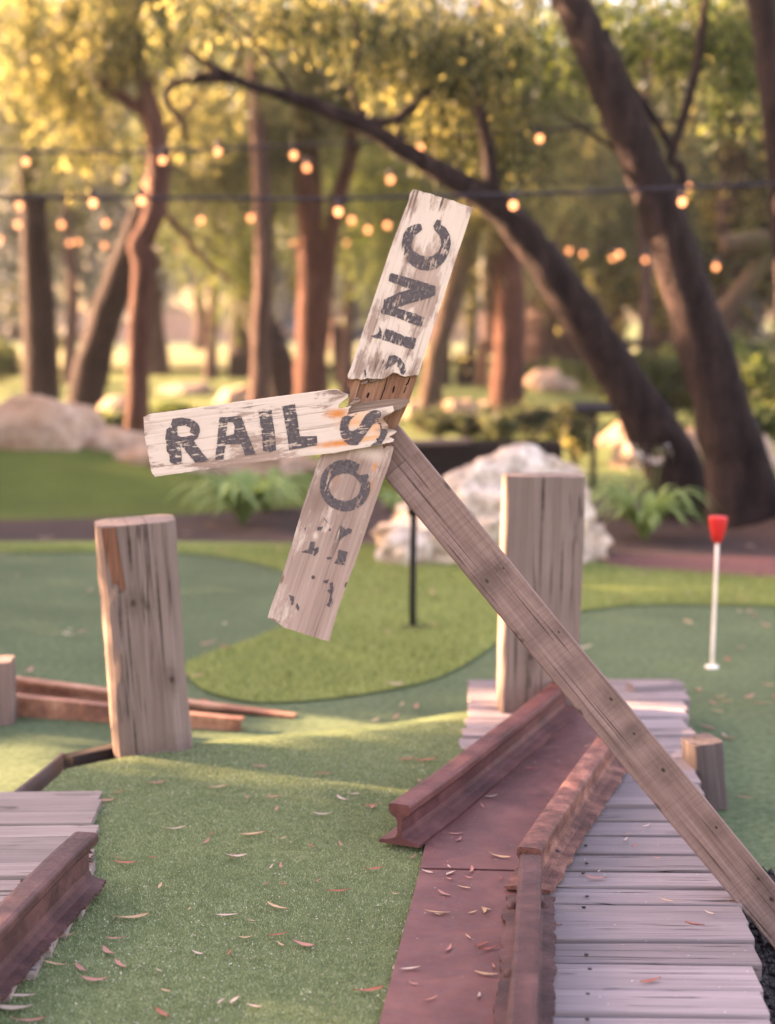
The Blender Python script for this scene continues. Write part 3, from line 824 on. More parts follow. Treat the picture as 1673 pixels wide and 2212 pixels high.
# lettering: flat worn paint lying on the boards
def paintmat():
    n = NT('worn_black_paint'); v = n.coords(False)
    a = n.noise(n.scale(v, (22, 170, 1)), 1.0, 5, .7); b = n.noise(v, 42, 4, .6); c = n.noise(v, 150, 2)
    f = n.math('ADD', n.math('MULTIPLY', a, .58), n.math('ADD', n.math('MULTIPLY', b, .27), n.math('MULTIPLY', c, .15)))
    m = n.ramp(f, [(.535, 0.0), (.56, 1.0)])
    n.color(n.ramp(c, [(.3, (.052, .043, .046)), (.7, (.115, .096, .10))]), .8)
    n.bump(a, .3, .002)
    tr = n.n('BsdfTransparent'); mx = n.n('MixShader', {0: m})
    n.t.links.new(n.b.outputs[0], mx.inputs[1]); n.t.links.new(tr.outputs[0], mx.inputs[2]); n.t.links.new(mx.outputs[0], n.out.inputs['Surface'])
    return n.m
M['paint'] = paintmat()
def letter(loops, Y, o_px, e_px, seed, name='letter'):
    ob, _ = slab(name, loops, Y - .0009, 0, o_px, e_px, M['paint'], SIGN, seed=seed, jit=(.0013, .0004), step=.0025)
    return ob
kT = (Y_TOP, zT(470, 2000), zT(1050, 150)); kR = (Y_RAIL, zR(60, 405), zR(1400, 235)); kB = (Y_BOT, zB(600, 1950), zB(1050, 600))
def L(fn, *loops): return [[fn(*p) for p in lp] for lp in loops]
LET = [
 (kR, L(zR, [(215, 245), (270, 237), (330, 248), (370, 275), (382, 310), (372, 350), (345, 380), (370, 415), (400, 455), (432, 490), (400, 505), (350, 508), (320, 470), (290, 430), (262, 400), (268, 440), (275, 512), (215, 522), (198, 500), (195, 455), (180, 440), (178, 405), (172, 360), (180, 310), (205, 290)],
           [(243, 290), (290, 285), (325, 300), (318, 325), (345, 340), (300, 350), (270, 355), (248, 345)])),
 (kR, L(zR, [(497, 235), (545, 235), (628, 225), (645, 275), (670, 345), (700, 420), (718, 460), (650, 467), (635, 420), (625, 395), (535, 400), (528, 440), (520, 490), (470, 492), (480, 410), (490, 310)], [(548, 265), (580, 268), (590, 290), (585, 335), (535, 350)])),
 (kR, L(zR, [(733, 205), (808, 185), (818, 250), (830, 340), (838, 435), (800, 445), (760, 440), (755, 370), (745, 290)])),
 (kR, L(zR, [(873, 170), (950, 155), (965, 240), (980, 350), (1082, 348), (1085, 405), (1000, 420), (915, 432), (905, 350), (890, 260)])),
 (kR, L(zC, [(370, 760), (300, 770), (200, 790), (130, 800), (90, 900), (78, 1020), (95, 1120), (150, 1200), (220, 1260), (300, 1275), (370, 1255), (430, 1170), (500, 1080), (560, 990), (610, 930), (660, 910), (710, 930), (730, 1000), (720, 1080), (690, 1150), (630, 1220), (562, 1280), (740, 1245), (800, 1160), (840, 1060), (826, 1012), (745, 1000), (735, 900), (700, 860), (730, 800), (735, 740), (690, 710), (620, 705), (540, 740), (480, 800), (430, 880), (390, 950), (340, 1020), (280, 1040), (230, 1030), (215, 960), (240, 880), (290, 820)])),
 (kT, L(zT, [(850, 425), (862, 480), (800, 525), (765, 570), (745, 640), (770, 690), (830, 735), (900, 755), (970, 745), (1025, 700), (1052, 640), (1050, 580), (1030, 530), (985, 480), (975, 440), (1010, 375), (1050, 385), (1048, 430), (1100, 460), (1140, 530), (1153, 620), (1130, 720), (1080, 810), (1000, 880), (920, 898), (830, 885), (750, 840), (690, 770), (652, 690), (650, 600), (670, 520), (710, 460), (770, 428), (820, 420)])),
 (kT, L(zT, [(540, 920), (670, 955), (830, 1000), (1000, 1055), (990, 1150), (860, 1195), (700, 1240), (600, 1275), (740, 1320), (885, 1375), (850, 1470), (740, 1430), (600, 1375), (440, 1330), (435, 1300), (460, 1270), (470, 1190), (560, 1150), (620, 1120), (745, 1085), (640, 1050), (570, 1025), (515, 1005), (525, 940)])),
 (kT, L(zT, [(490, 1485), (600, 1525), (670, 1560), (800, 1585), (790, 1660), (765, 1700), (690, 1680), (560, 1635), (450, 1600), (470, 1540)])),
 (kT, L(zT, [(420, 1460), (440, 1500), (450, 1545), (440, 1590), (400, 1590), (330, 1565), (400, 1545), (420, 1510)])),
 (kT, L(zT, [(520, 1765), (580, 1757), (640, 1790), (680, 1850), (692, 1930), (668, 1962), (640, 1945), (625, 1900), (605, 1870), (610, 1820), (560, 1865), (520, 1880), (485, 1910), (490, 1850)])),
 (kT, L(zT, [(470, 1795), (455, 1830), (450, 1850), (465, 1842), (474, 1815)])),
 (kT, L(zT, [(265, 1915), (285, 1905), (290, 1950), (285, 1985), (274, 1985)])),
]
oe = [(962 + 190 * math.cos(t) * (1 + .0), 855 + 195 * math.sin(t)) for t in [i * 2 * math.pi / 40 for i in range(40)]]
oi = [(960 + 118 * math.cos(t), 868 + 104 * math.sin(t)) for t in [i * 2 * math.pi / 28 for i in range(28)]]
oe = [p if not (1080 < p[0] < 1130 and p[1] < 790) else (p[0] - 45, p[1] + 40) for p in oe]
LET.append((kB, L(zB, oe, oi)))
for lp in ([(755, 1165), (800, 1165), (775, 1195), (750, 1190)], [(925, 1160), (950, 1165), (960, 1185), (990, 1172), (1015, 1190), (1005, 1215), (960, 1235), (915, 1265)], [(700, 1275), (735, 1280), (730, 1330), (765, 1315), (760, 1355), (735, 1385), (690, 1365), (630, 1355), (690, 1330)],
           [(910, 1335), (985, 1355), (965, 1420), (960, 1455), (880, 1440), (905, 1395)], [(820, 1395), (850, 1390), (865, 1405), (830, 1415)], [(838, 1190), (855, 1170), (852, 1205)], [(798, 1098), (812, 1105), (838, 1140), (826, 1134)],
           [(795, 1570), (840, 1560), (830, 1590), (800, 1590)], [(845, 1590), (870, 1580), (875, 1640), (860, 1680), (872, 1740), (845, 1770), (820, 1760), (840, 1720), (850, 1670), (825, 1645), (850, 1630)], [(540, 1675), (580, 1690), (575, 1740), (560, 1760), (550, 1710)],
           [(600, 1735), (620, 1770), (610, 1800), (590, 1770)], [(655, 1180), (668, 1162), (664, 1195)]):
    LET.append((kB, L(zB, lp)))
for i, (k, lps) in enumerate(LET):
    letter(lps, *k, 20.0 + i, 'letter' if len(lps[0]) > 9 else 'letter_fragment')

# pole
pA, pB = (S(1267), S(1462)), (S(2500), S(2960))
o = A(*pA, Y_POLE); e = A(*pB, Y_POLE)
X = (e - o).normalized()
fP = (o, X, Vector((0, -1, 0)).cross(X).normalized(), Vector((0, -1, 0)))
kn = []
for (zx, zy, r) in ((500, 180, .006), (430, 235, .010), (740, 455, .006), (965, 745, .009), (1065, 895, .008), (1192, 1052, .011), (1420, 1300, .008)):
    px = (S(1250 + zx * .7472), S(1700 + zy * .7472)); x, y = local_of(fP, px)
    kn += [(x, y, r * 3.2, r * 2.0, .9, (.06, .04, .034), .5), (x + r * .3, y, r * 1.1, r * .8, .9, (.20, .135, .11), .45), (x, y, r * .5, r * .32, .7, (.02, .012, .01), .95)]
for (zx, zy, r) in ((1460, 715, .010), (1243, 462, .009), (1610, 880, .008), (1660, 960, .012)):
    px = (S(1100 + zx * .8368), S(2100 + zy * .8368)); x, y = local_of(fP, px)
    if any(abs(x - q[0]) < .03 for q in kn): continue
    kn += [(x, y, r * 3.2, r * 2.0, .9, (.06, .04, .034), .5), (x, y, r * .5, r * .32, .7, (.02, .012, .01), .95)]
for (px, py) in ((640, 470), (1030, 920), (430, 230), (90, -50), (800, 620)):
    x, y = local_of(fP, (S(1250 + px * .7472), S(1700 + py * .7472)))
    kn.append((x, y, .022, .035, .95, (.075, .05, .042), .4))
pr_ = random.Random(4)
for k in range(16):
    kn.append((pr_.uniform(.0, 1.45), pr_.uniform(-.042, .042), pr_.uniform(.02, .09), pr_.uniform(.0008, .0016), .8, (.035, .022, .018), .85))
for k in range(7):
    kn.append((pr_.uniform(.1, 1.4), pr_.choice((-1, 1)) * .044, pr_.uniform(.006, .02), pr_.uniform(.003, .007), .7, (.05, .033, .027), .8))
M['pole'] = wood('pole_wood', (0.09896, 0.0613, 0.05109), (0.1921, 0.1247, 0.1065), (0.2794, 0.1902, 0.1685), bump=.5, crack=.35, saw=.5, spots=kn, tint=(0.1747, 0.1004, 0.08259), grain=.8)
ground_t = (o.z + .05) / (-X.z)
Wp = .0905
up_len = local_of(fP, (S(1345), S(1458)))[0]
vv, ff = timber(ground_t - up_len + .0, Wp, .042, .0025, .0015, 50, seed=2)
vv = [v_ + Vector((up_len, 0, -.021)) for v_ in vv]
mm = Matrix((fP[1], fP[2], fP[3])).transposed().to_4x4(); mm.translation = o - SL
link('pole', mesh_of('pole', vv, ff), M['pole'], SIGN, matrix=mm)
vv, ff = timber(up_len + .075, Wp, .038, .0025, .0015, 8, seed=2)
vv = [v_ + Vector((-.075, 0, -.0225)) for v_ in vv]
link('pole_head', mesh_of('pole_head', vv, ff), M['pole'], SIGN, matrix=mm)

# ------------------------------------------------------------------ golf hole pin and small stands
pb_ = G(1537, 1442)
pin = thing('golf_pin', 'white golf pin with a red cup top standing in its hole', 'golf pin', pb_)
tp = A(1549, 1168, pb_.y) - pb_
mb = MB(); mb.add(*tube([(0, 0, -.02), tp * .5, tp], [.0072, .0072, .0068], 10, 3, 0)); mb.build('shaft', M['white_pole'], pin, True)
t2 = A(1551, 1116, pb_.y) - pb_
ax = (t2 - tp)
mb = MB(); mb.add(*tube([tp - ax * .1, tp + ax * .12, tp + ax * .55, tp + ax * .93, t2, tp + ax * .98], [.012, .022, .032, .036, .034, .026], 16, 2, 0)); mb.build('cup_top', M['red_cup'], pin, True)
mb = MB(); mb.add(*tube([(0, 0, .0), (0, 0, .007), (0, 0, .009)], [.027, .026, .016], 18, 1, 0)); mb.build('base_disc', M['white_disc'], pin)

def sign_stand(px, base_y, height, cap_w, label, r=.016):
    b = G(px, base_y); t = thing('marker_stand', label, 'stand', b)
    mb = MB(); mb.add(*tube([(0, 0, -.02), (0, 0, height / 2), (.004, 0, height)], [r, r, r], 10, 2, 0)); mb.build('stem', M['black'], t, True)
    mb = MB(); mb.add(*timber(cap_w, .14 if cap_w > .1 else .05, .04, .003, .001, 3)); o = mb.build('plate', M['black'], t, matrix=frame((-cap_w / 2, -.02, height + .008), (1, 0, 0), (0, 1, .5)))
    mb = MB(); mb.add(*tube([(0, 0, 0), (0, 0, .012)], [.06, .055], 14, 1, 0)); mb.build('foot', M['black'], t)
    return t
sign_stand(891, 1358, .53, .045, 'black metal marker stand on the light green fringe before the white rock')
sign_stand(1280, 1066, .67, .32, 'black lectern-topped marker stand beyond the squared sleeper post', .024)

# ------------------------------------------------------------------ rocks
def rockmat(name, dark, mid, light):
    n = NT(name); v = n.coords()
    a = n.noise(v, 5, 6, .7); b = n.noise(v, 28, 4, .65); c = n.noise(v, 1.6, 2)
    f = n.math('ADD', n.math('MULTIPLY', a, .6), n.math('MULTIPLY', b, .4))
    col = n.ramp(f, [(.36, dark), (.5, mid), (.62, light)])
    col = n.mix(n.math('MULTIPLY', n.ramp(c, [(.45, 0.0), (.65, 1.0)]), .5), col, (mid[0] * 1.0, mid[1] * .8, mid[2] * .6))
    n.bump(f, 1.0, .06); n.color(col, .95); return n.m
M['rock_white'] = rockmat('limestone', (.17, .12, .085), (.50, .42, .34), (.76, .68, .60))
M['rock_tan'] = rockmat('tan_rock', (.14, .09, .065), (.34, .24, .175), (.5, .38, .29))
def rock(label, c, r, mat, seed, rough=.3, group=None, pits=0.0, skew=0.0):
    bm = bmesh.new(); bmesh.ops.create_icosphere(bm, subdivisions=5, radius=1)
    s = Vector((seed * 3.1, seed * 1.7, seed))
    for vtx in bm.verts:
        p = vtx.co.copy()
        d = 1 + rough * (mnoise.noise(p * 1.1 + s) * .9 + mnoise.noise(p * 2.6 + s) * .5 + abs(mnoise.noise(p * 5.5 + s)) * .35)
        if pits: d -= pits * max(0, mnoise.noise(p * 9 + s)) + pits * .5 * max(0, mnoise.noise(p * 19 + s))
        q = p * d
        q.z = max(q.z, -.35)
        vtx.co = Vector((q.x * r[0], q.y * r[1], (q.z + .3) * r[2] / 1.2 * (1 + skew * q.x)))
    me = bpy.data.meshes.new('boulder'); bm.to_mesh(me); bm.free()
    me.polygons.foreach_set('use_smooth', [True] * len(me.polygons)); me.update()
    return tag(link('boulder', me, mat, loc=c), label, 'rock', group)
rock('large white pitted limestone boulder behind the squared sleeper post', G(1075, 1205) + Vector((0, 0, -.02)), (.66, .40, .52), M['rock_white'], 2.7, .32, None, .26, .22)
rock('small white limestone lump at the foot of the large white boulder', G(880, 1215), (.16, .16, .20), M['rock_white'], 1.1, .3, None, .15)
rock('broad rounded brown boulder on the grass bank at the end', A(60, 1022, 13.0) + Vector((0, 0, -.1)), (.78, .5, .72), M['rock_tan'], 2.3, .2)
rock('tan boulder behind the grass bank at the foot of the kinked trunk', A(262, 1030, 12.9) + Vector((0, 0, -.05)), (.36, .3, .46), M['rock_tan'], 5.5, .25)
rock('long low tan boulder on the bank beside the strappy plant', A(440, 1055, 12.4) + Vector((0, 0, -.05)), (.75, .35, .42), M['rock_tan'], 6.5, .3)
rock('tan boulder half hidden behind the lettered board', A(600, 1040, 12.8), (.34, .3, .24), M['rock_tan'], 7.7, .3)
for i, (x, y, w, h, lab) in enumerate(((985, 905, .30, .26, 'tan rock between the mossy orange trunk and the rust red trunk'), (1045, 900, .24, .2, 'tan rock touching the foot of the rust red trunk'), (905, 905, .2, .24, 'tan rock behind the torn joint of the sign'), (1190, 838, .5, .32, 'wide pale rock below the shrubs on the far slope'),
        (1385, 1005, .3, .3, 'tan rock behind the white flower spikes'), (1350, 965, .25, .24, 'sunlit tan rock beside the lectern-topped stand'), (400, 850, .5, .2, 'flat tan rock on the lawn by the kinked trunk'), (520, 872, .35, .25, 'tan rock at the foot of the slim pale trunk'), (255, 905, .3, .3, 'tan rock between the leaning dark trunk and the kinked trunk'),
        (1610, 1010, .3, .3, 'tan rock behind the massive leaning trunk'), (1480, 980, .3, .25, 'tan rock seen between the bowed trunk and the massive trunk'))):
    rock(lab, G(x, y) + Vector((0, 0, -.02)), (w, w * .8, h), M['rock_tan'], 10 + i * 1.3, .35, 'rocks edging the far beds')

# ------------------------------------------------------------------ dark timber trough, fence, blocks
tr = thing('timber_trough', 'long dark timber water trough behind the white boulder', 'trough', A(1040, 1030, 12.6))
o0 = Vector(tr.location)
beam('side', A(845, 1000, 12.4), A(1212, 1000, 12.4), .30, .05, M['dark_timber'], tr, o0, 1, (0, 0, 1))
beam('side', A(845, 990, 12.9), A(1212, 990, 12.9), .30, .05, M['dark_timber'], tr, o0, 2, (0, 0, 1))
beam('end', A(850, 996, 12.42), A(850, 994, 12.88), .28, .05, M['dark_timber'], tr, o0, 3, (0, 0, 1))
beam('end', A(1208, 996, 12.42), A(1208, 994, 12.88), .28, .05, M['dark_timber'], tr, o0, 4, (0, 0, 1))
beam('capping', A(845, 958, 12.36), A(1015, 952, 12.36), .10, .04, M['post'], tr, o0, 5)
fe = thing('rail_fence', 'dark low rail fence running behind the two leaning trunks', 'fence', A(1500, 800, 21))
o0 = Vector(fe.location)
beam('top_rail', A(1330, 742, 21.0), A(1900, 752, 21.0), .09, .09, M['dark_timber'], fe, o0, 1)
for x in (1352, 1455, 1560, 1665, 1770):
    beam('post', A(x, 903, 21.05), A(x, 742, 21.05), .11, .11, M['dark_timber'], fe, o0, x, (1, 0, 0))
for i, (x0, x1, y0, y1, Y, lab) in enumerate(((495, 545, 765, 808, 36, 'square dark planter box at the edge of the far lawn'), (718, 760, 700, 782, 34, 'tall dark stump behind the twin trunk'), (1030, 1052, 735, 792, 33, 'slim upright brown stump on the far slope'), (955, 972, 735, 790, 33, 'thin dark stump beside the slim brown stump'), (985, 1020, 765, 792, 33.5, 'squat dark block between the far stumps'))):
    p = A((x0 + x1) / 2, y1, Y); w = (x1 - x0) / FPX * Y
    t = thing('timber_block', lab, 'timber block', (p.x, p.y, -.15))
    vv, ff = timber(A(x0, y0, Y).z + .15, w, w, .02, .01, 6, seed=i)
    link('timber', mesh_of('timber', vv, ff), M['dark_timber'] if i != 2 else M['post_red'], t, matrix=frame((0, 0, 0), (0, 0, 1), (1, 0, 0)))

# ------------------------------------------------------------------ trees
M['bark_dark'] = barkmat('bark_dark', (0.00468, 0.00266, 0.00234), (0.02028, 0.0114, 0.01053), (0.05148, 0.03116, 0.02808))
M['bark_red'] = barkmat('bark_red', (0.02633, 0.01026, 0.006692), (0.07312, 0.02964, 0.02069), (0.1229, 0.05985, 0.0438))
M['bark_mid'] = barkmat('bark_mid', (0.02496, 0.01338, 0.01087), (0.06552, 0.0377, 0.03198), (0.1123, 0.06992, 0.05756))
M['bark_moss'] = barkmat('bark_moss', (0.0234, 0.01368, 0.01014), (0.0663, 0.04104, 0.02964), (0.117, 0.076, 0.0546), (0.0585, 0.05928, 0.0156))
M['leaf'] = leafmat('peppermint_leaf', ((0.01987, 0.02873, 0.01516), (0.03643, 0.04948, 0.02652), (0.07286, 0.08778, 0.04925)), .45, ((0.02981, 0.04469, 0.01705), (0.06624, 0.08778, 0.03314), (0.1766, 0.1915, 0.08118)))
M['leaf_g'] = leafmat('green_leaf', ((0.0192, 0.03177, 0.01378), (0.036, 0.05685, 0.02239), (0.068, 0.1003, 0.03875)), .45, ((0.032, 0.05852, 0.01378), (0.068, 0.1087, 0.02583), (0.272, 0.3177, 0.07749)))
M['leaf_sunlit'] = leafmat('sunlit_leaf', ((0.02576, 0.03264, 0.01575), (0.04784, 0.05916, 0.0273), (0.1012, 0.1071, 0.0504)), .5, ((0.0368, 0.051, 0.01785), (0.0782, 0.0918, 0.0315), (0.6072, 0.5508, 0.189)))  # golden backlight sparkle painted into the leaf colour
M['leaf_far'] = leafmat('far_leaf', ((0.02742, 0.0415, 0.06329), (0.04569, 0.06544, 0.09343), (0.0731, 0.09576, 0.1326)), .4, ((0.03655, 0.05586, 0.06028), (0.0731, 0.09971, 0.09796), (0.1706, 0.1835, 0.1658)))  # bluish grey of distant haze put into the leaf colour

def leaf_quads(cen, L, W, droop=.75):
    """narrow leaves: diamond quads hanging at random"""
    n = len(cen)
    d = rng.normal(0, 1, (n, 3)); d /= np.linalg.norm(d, axis=1)[:, None]
    d[:, 2] = d[:, 2] * (1 - droop) - droop * rng.uniform(.5, 1.3, n)
    d /= np.linalg.norm(d, axis=1)[:, None]
    s = np.cross(d, rng.normal(0, 1, (n, 3))); s /= np.linalg.norm(s, axis=1)[:, None]
    l = L * rng.uniform(.6, 1.3, n)[:, None]; w = W * rng.uniform(.7, 1.3, n)[:, None]
    nrm = np.cross(d, s)
    P = np.zeros((n, 4, 3))
    P[:, 0] = cen; P[:, 1] = cen + d * l * .45 + s * w * .5 + nrm * l * .06
    P[:, 2] = cen + d * l; P[:, 3] = cen + d * l * .45 - s * w * .5 + nrm * l * .06
    return P.reshape(-1, 3)
def clump_points(c, r, n, strands=None, hang=.5):
    """points on weeping strands hung inside an ellipsoid: gaps stay between the strands"""
    k = strands or max(6, n // 26)
    a = rng.normal(0, 1, (k, 3)); a /= np.linalg.norm(a, axis=1)[:, None]
    a *= (rng.uniform(0, 1, k) ** .45)[:, None]
    a = a * np.array(r)[None, :] + np.array(c)[None, :]
    i = rng.integers(0, k, n)
    t = rng.uniform(0, 1, n)
    hl = (hang * rng.uniform(.4, 1.3, k))[i]
    p = a[i].copy()
    sway = rng.normal(0, .12, (k, 2))[i]
    p[:, 2] -= t * hl
    p[:, :2] += sway * (t * hl)[:, None] + rng.normal(0, .035, (n, 2))
    p[:, 2] += rng.normal(0, .03, n)
    return p
def crown_mesh(name, clumps, mat, L=.10, W=.022, hang=.5, droop=.9):
    pts = np.concatenate([clump_points(c, r, n, hang=hang) for c, r, n in clumps])
    return np_mesh(name, leaf_quads(pts, L, W, droop), 4, [(0, 1, 2, 3)], mat)

def tree(name, label, stems, Y, crowns, bark, leaf, group=None, leafL=.13, leafW=.019, hang=.5, base=None):
    """stems: lists of (px, py, width_px[, dY]) traced upward; the first is the trunk"""
    b = A(stems[0][0][0], stems[0][0][1], Y)
    t = thing(name, label, 'tree', (b.x, b.y, 0), 0, group)
    o0 = Vector(t.location)
    for i, st in enumerate(stems):
        P = []; Rr = []
        for s in st:
            yy = Y + (s[3] if len(s) > 3 else 0)
            P.append(A(s[0], s[1], yy) - o0); Rr.append(s[2] / 2 / FPX * yy)
        if i == 0:
            P.insert(0, Vector((P[0].x - (P[1].x - P[0].x) * .1, P[0].y, -.12))); Rr.insert(0, Rr[0] * 1.35)
        mb = MB(); mb.add(*tube(P, Rr, 14, 5, .08))
        mb.build('trunk' if i == 0 else 'branch', bark, t, True)
    if crowns:
        cl = [(np.array(A(x, y, Y + dY) - o0), (rx, ry, rz), n) for (x, y, dY, rx, ry, rz, n) in crowns]
        link('crown', crown_mesh('crown', cl, leaf, leafL, leafW, hang), None, t)
    return t

tree('peppermint_tree', 'dark straight trunk beside the forked leaning trunk beyond the grass bank',
     [[(92, 892, 80), (85, 720, 72), (74, 500, 62), (62, 330, 54), (58, 180, 46), (70, -60, 36)], [(62, 300, 26), (20, 180, 22), (-40, 80, 16)], [(62, 250, 24), (130, 120, 18), (180, 20, 12)]], 22.5,
     [(30, 120, -1, 1.3, 1.5, .9, 5200), (140, 60, 0, 1.1, 1.2, .9, 4200), (60, -120, 0, 1.8, 1.6, 1.0, 4200), (-140, 60, 0, 1.4, 1.4, 1.1, 3000), (100, 200, -1.5, .8, .8, .8, 2600)], M['bark_dark'], M['leaf'], hang=.9)
tree('peppermint_tree', 'thick dark trunk leaning right, standing beside the straight dark trunk',
     [[(180, 892, 84), (206, 760, 74), (250, 620, 66), (298, 490, 58), (345, 370, 48), (420, 230, 36), (470, 80, 26), (490, -80, 18)]], 23.5,
     [(450, 120, 1, 1.5, 1.5, 1.0, 4600), (520, -60, 0, 1.7, 1.6, 1.0, 3600), (380, 250, 2, 1.0, 1.0, .8, 2400)], M['bark_dark'], M['leaf'], hang=.9)
tree('peppermint_tree', 'slender reddish trunk with a kinked bend growing by the tan boulders',
     [[(295, 965, 56), (298, 800, 47), (304, 650, 47), (311, 570, 52), (300, 530, 50), (318, 498, 46), (338, 440, 48), (344, 350, 50), (327, 250, 44), (306, 150, 34), (312, 70, 30), (338, -20, 26), (350, -140, 18)],
      [(322, 250, 30), (270, 215, 28), (215, 175, 26), (186, 152, 20)], [(310, 90, 22), (290, 30, 16), (240, -60, 10)], [(200, 165, 14), (150, 120, 10), (90, 100, 7)], [(325, 180, 12), (380, 110, 9), (430, 60, 6)], [(335, 300, 12), (400, 240, 9), (440, 190, 6)], [(344, 445, 16), (390, 500, 14), (440, 560, 12), (500, 610, 9)]], 16.4,
     [(230, 40, 0, .75, .9, .5, 3600), (120, 110, .8, .7, .8, .55, 3300), (330, 0, 0, .8, .9, .5, 3000), (190, -140, 0, 1.4, 1.2, .7, 3800), (70, 30, .5, .6, .8, .5, 2200), (180, 240, 1.2, .5, .6, .5, 1500), (420, 200, 1.5, .6, .6, .5, 1800)], M['bark_red'], M['leaf_sunlit'], hang=.5)
tree('peppermint_tree', 'slim pale brown trunk rising straight behind the lettered board',
     [[(560, 856, 44), (566, 700, 42), (570, 560, 42), (566, 430, 40), (556, 260, 34), (548, 100, 28), (545, -80, 20)]], 19.5,
     [(560, 40, 0, 1.0, 1.1, .7, 3400), (500, 260, 1, .9, .9, .8, 3600), (640, 160, 1, .9, .9, .7, 3000), (440, 330, 2, .8, .8, .7, 3000), (610, 330, 2, .8, .8, .8, 3200)], M['bark_mid'], M['leaf'], hang=.9)
tree('peppermint_tree', 'dark trunk curving far left as it rises behind the slim pale trunk',
     [[(625, 866, 92), (590, 770, 78), (556, 680, 62), (528, 600, 50), (470, 545, 30), (410, 500, 24), (365, 470, 20), (340, 448, 16)], [(528, 610, 40), (500, 540, 40), (450, 450, 36), (405, 400, 28), (360, 350, 22), (290, 340, 16), (210, 345, 10)]], 25,
     [(480, 420, 0, 1.2, 1.2, .9, 4200), (420, 310, 0, 1.2, 1.2, .9, 3600), (520, 520, -.5, .6, .6, .5, 1700), (620, 320, 1, 1.3, 1.2, 1.0, 4200)], M['bark_dark'], M['leaf_g'], hang=1.1)
tree('peppermint_tree', 'sturdy reddish trunk standing straight behind the board with its darker twin',
     [[(672, 876, 76), (672, 740, 66), (673, 580, 60), (668, 430, 56), (660, 260, 48), (652, 110, 38), (655, -80, 26)], [(690, 760, 36), (702, 620, 34), (716, 500, 36), (738, 400, 34), (760, 320, 30), (745, 200, 22), (735, 60, 18)], [(660, 260, 16), (610, 170, 12), (590, 70, 8)], [(664, 330, 12), (720, 250, 9), (800, 190, 6)], [(750, 250, 12), (820, 200, 9), (850, 120, 6)]], 20.5,
     [(650, 60, 0, 1.2, 1.2, .8, 4200), (780, 120, 0, 1.1, 1.1, .8, 3800), (720, -100, 0, 1.8, 1.5, 1.0, 3800), (770, 330, 2, .9, .9, .8, 3200), (840, 420, 3, .7, .8, .7, 2400), (820, 520, 5, .7, .7, .8, 1900), (900, 300, 2, .8, .8, .8, 2600)], M['bark_red'], M['leaf_g'], hang=.9)
tree('peppermint_tree', 'mossy orange trunk leaning right behind the upright lettered board',
     [[(928, 892, 52), (940, 780, 46), (972, 660, 48), (1004, 560, 52), (1024, 470, 50), (1050, 380, 40), (1045, 250, 34), (1060, 100, 26), (1080, -60, 18)]], 19.0,
     [(1050, 330, -.5, .45, .6, .6, 1900), (1080, 130, 0, .9, 1.0, .6, 3400), (980, 160, 0, .9, 1.0, .6, 3200), (1010, 520, .5, .35, .4, .6, 1000)], M['bark_moss'], M['leaf_sunlit'], hang=.9)
tree('peppermint_tree', 'rust red trunk standing in the low shrubs beside the far slope',
     [[(1092, 892, 78), (1098, 780, 70), (1103, 660, 68), (1092, 560, 64), (1074, 450, 56), (1062, 340, 50), (1048, 220, 44), (1030, 150, 34), (1040, 20, 26), (1060, -100, 18)]], 19.2,
     [(1120, 230, -.4, .8, .9, .8, 4200), (1010, 60, 0, 1.0, 1.1, .6, 3600), (1160, 90, 0, 1.0, 1.1, .7, 3800), (1100, -120, 0, 1.6, 1.4, .8, 3600), (1190, 420, 1, .6, .6, .7, 1800), (930, 130, .5, .9, .9, .7, 2600)], M['bark_red'], M['leaf_sunlit'], hang=1.0)
tree('leaning_tree', 'long dark trunk bowed left across the whole clearing, its limb reaching over the board',
     [[(1500, 1118, 150), (1458, 1020, 128), (1390, 895, 110), (1300, 755, 92), (1220, 630, 84), (1140, 520, 78), (1075, 450, 66), (975, 385, 48), (880, 330, 40), (800, 280, 36), (700, 236, 31), (620, 208, 25), (540, 185, 20), (470, 150, 17), (390, 105, 12)],
      [(760, 265, 22), (840, 262, 18), (880, 235, 14), (930, 190, 10)], [(480, 158, 22), (440, 165, 24), (400, 172, 20)], [(560, 195, 14), (500, 175, 12), (380, 180, 14), (360, 215, 14), (390, 260, 12), (400, 300, 9)], [(640, 212, 10), (560, 100, 8), (470, 20, 6)], [(800, 280, 16), (760, 190, 12), (775, 90, 9), (740, -20, 6)], [(500, 165, 9), (520, 90, 7), (450, 40, 6), (540, 15, 5)], [(880, 330, 14), (860, 270, 10), (905, 225, 8), (920, 195, 6)],
      [(1075, 450, 40), (1060, 380, 34), (1050, 300, 28), (1020, 180, 22), (990, 60, 16)]], 10.6,
     [(900, 110, .4, .5, .7, .30, 2200), (740, 10, .4, .6, .7, .22, 1500), (1010, 90, .2, .5, .6, .33, 2200), (440, 0, .3, .5, .6, .18, 1000), (840, -110, 0, 1.2, 1.0, .3, 1500), (1070, 270, .4, .22, .3, .3, 1000), (600, -20, .5, .5, .5, .2, 1000), (930, 250, .5, .3, .3, .25, 700)], M['bark_dark'], M['leaf_sunlit'], hang=.35, leafL=.075, leafW=.019)
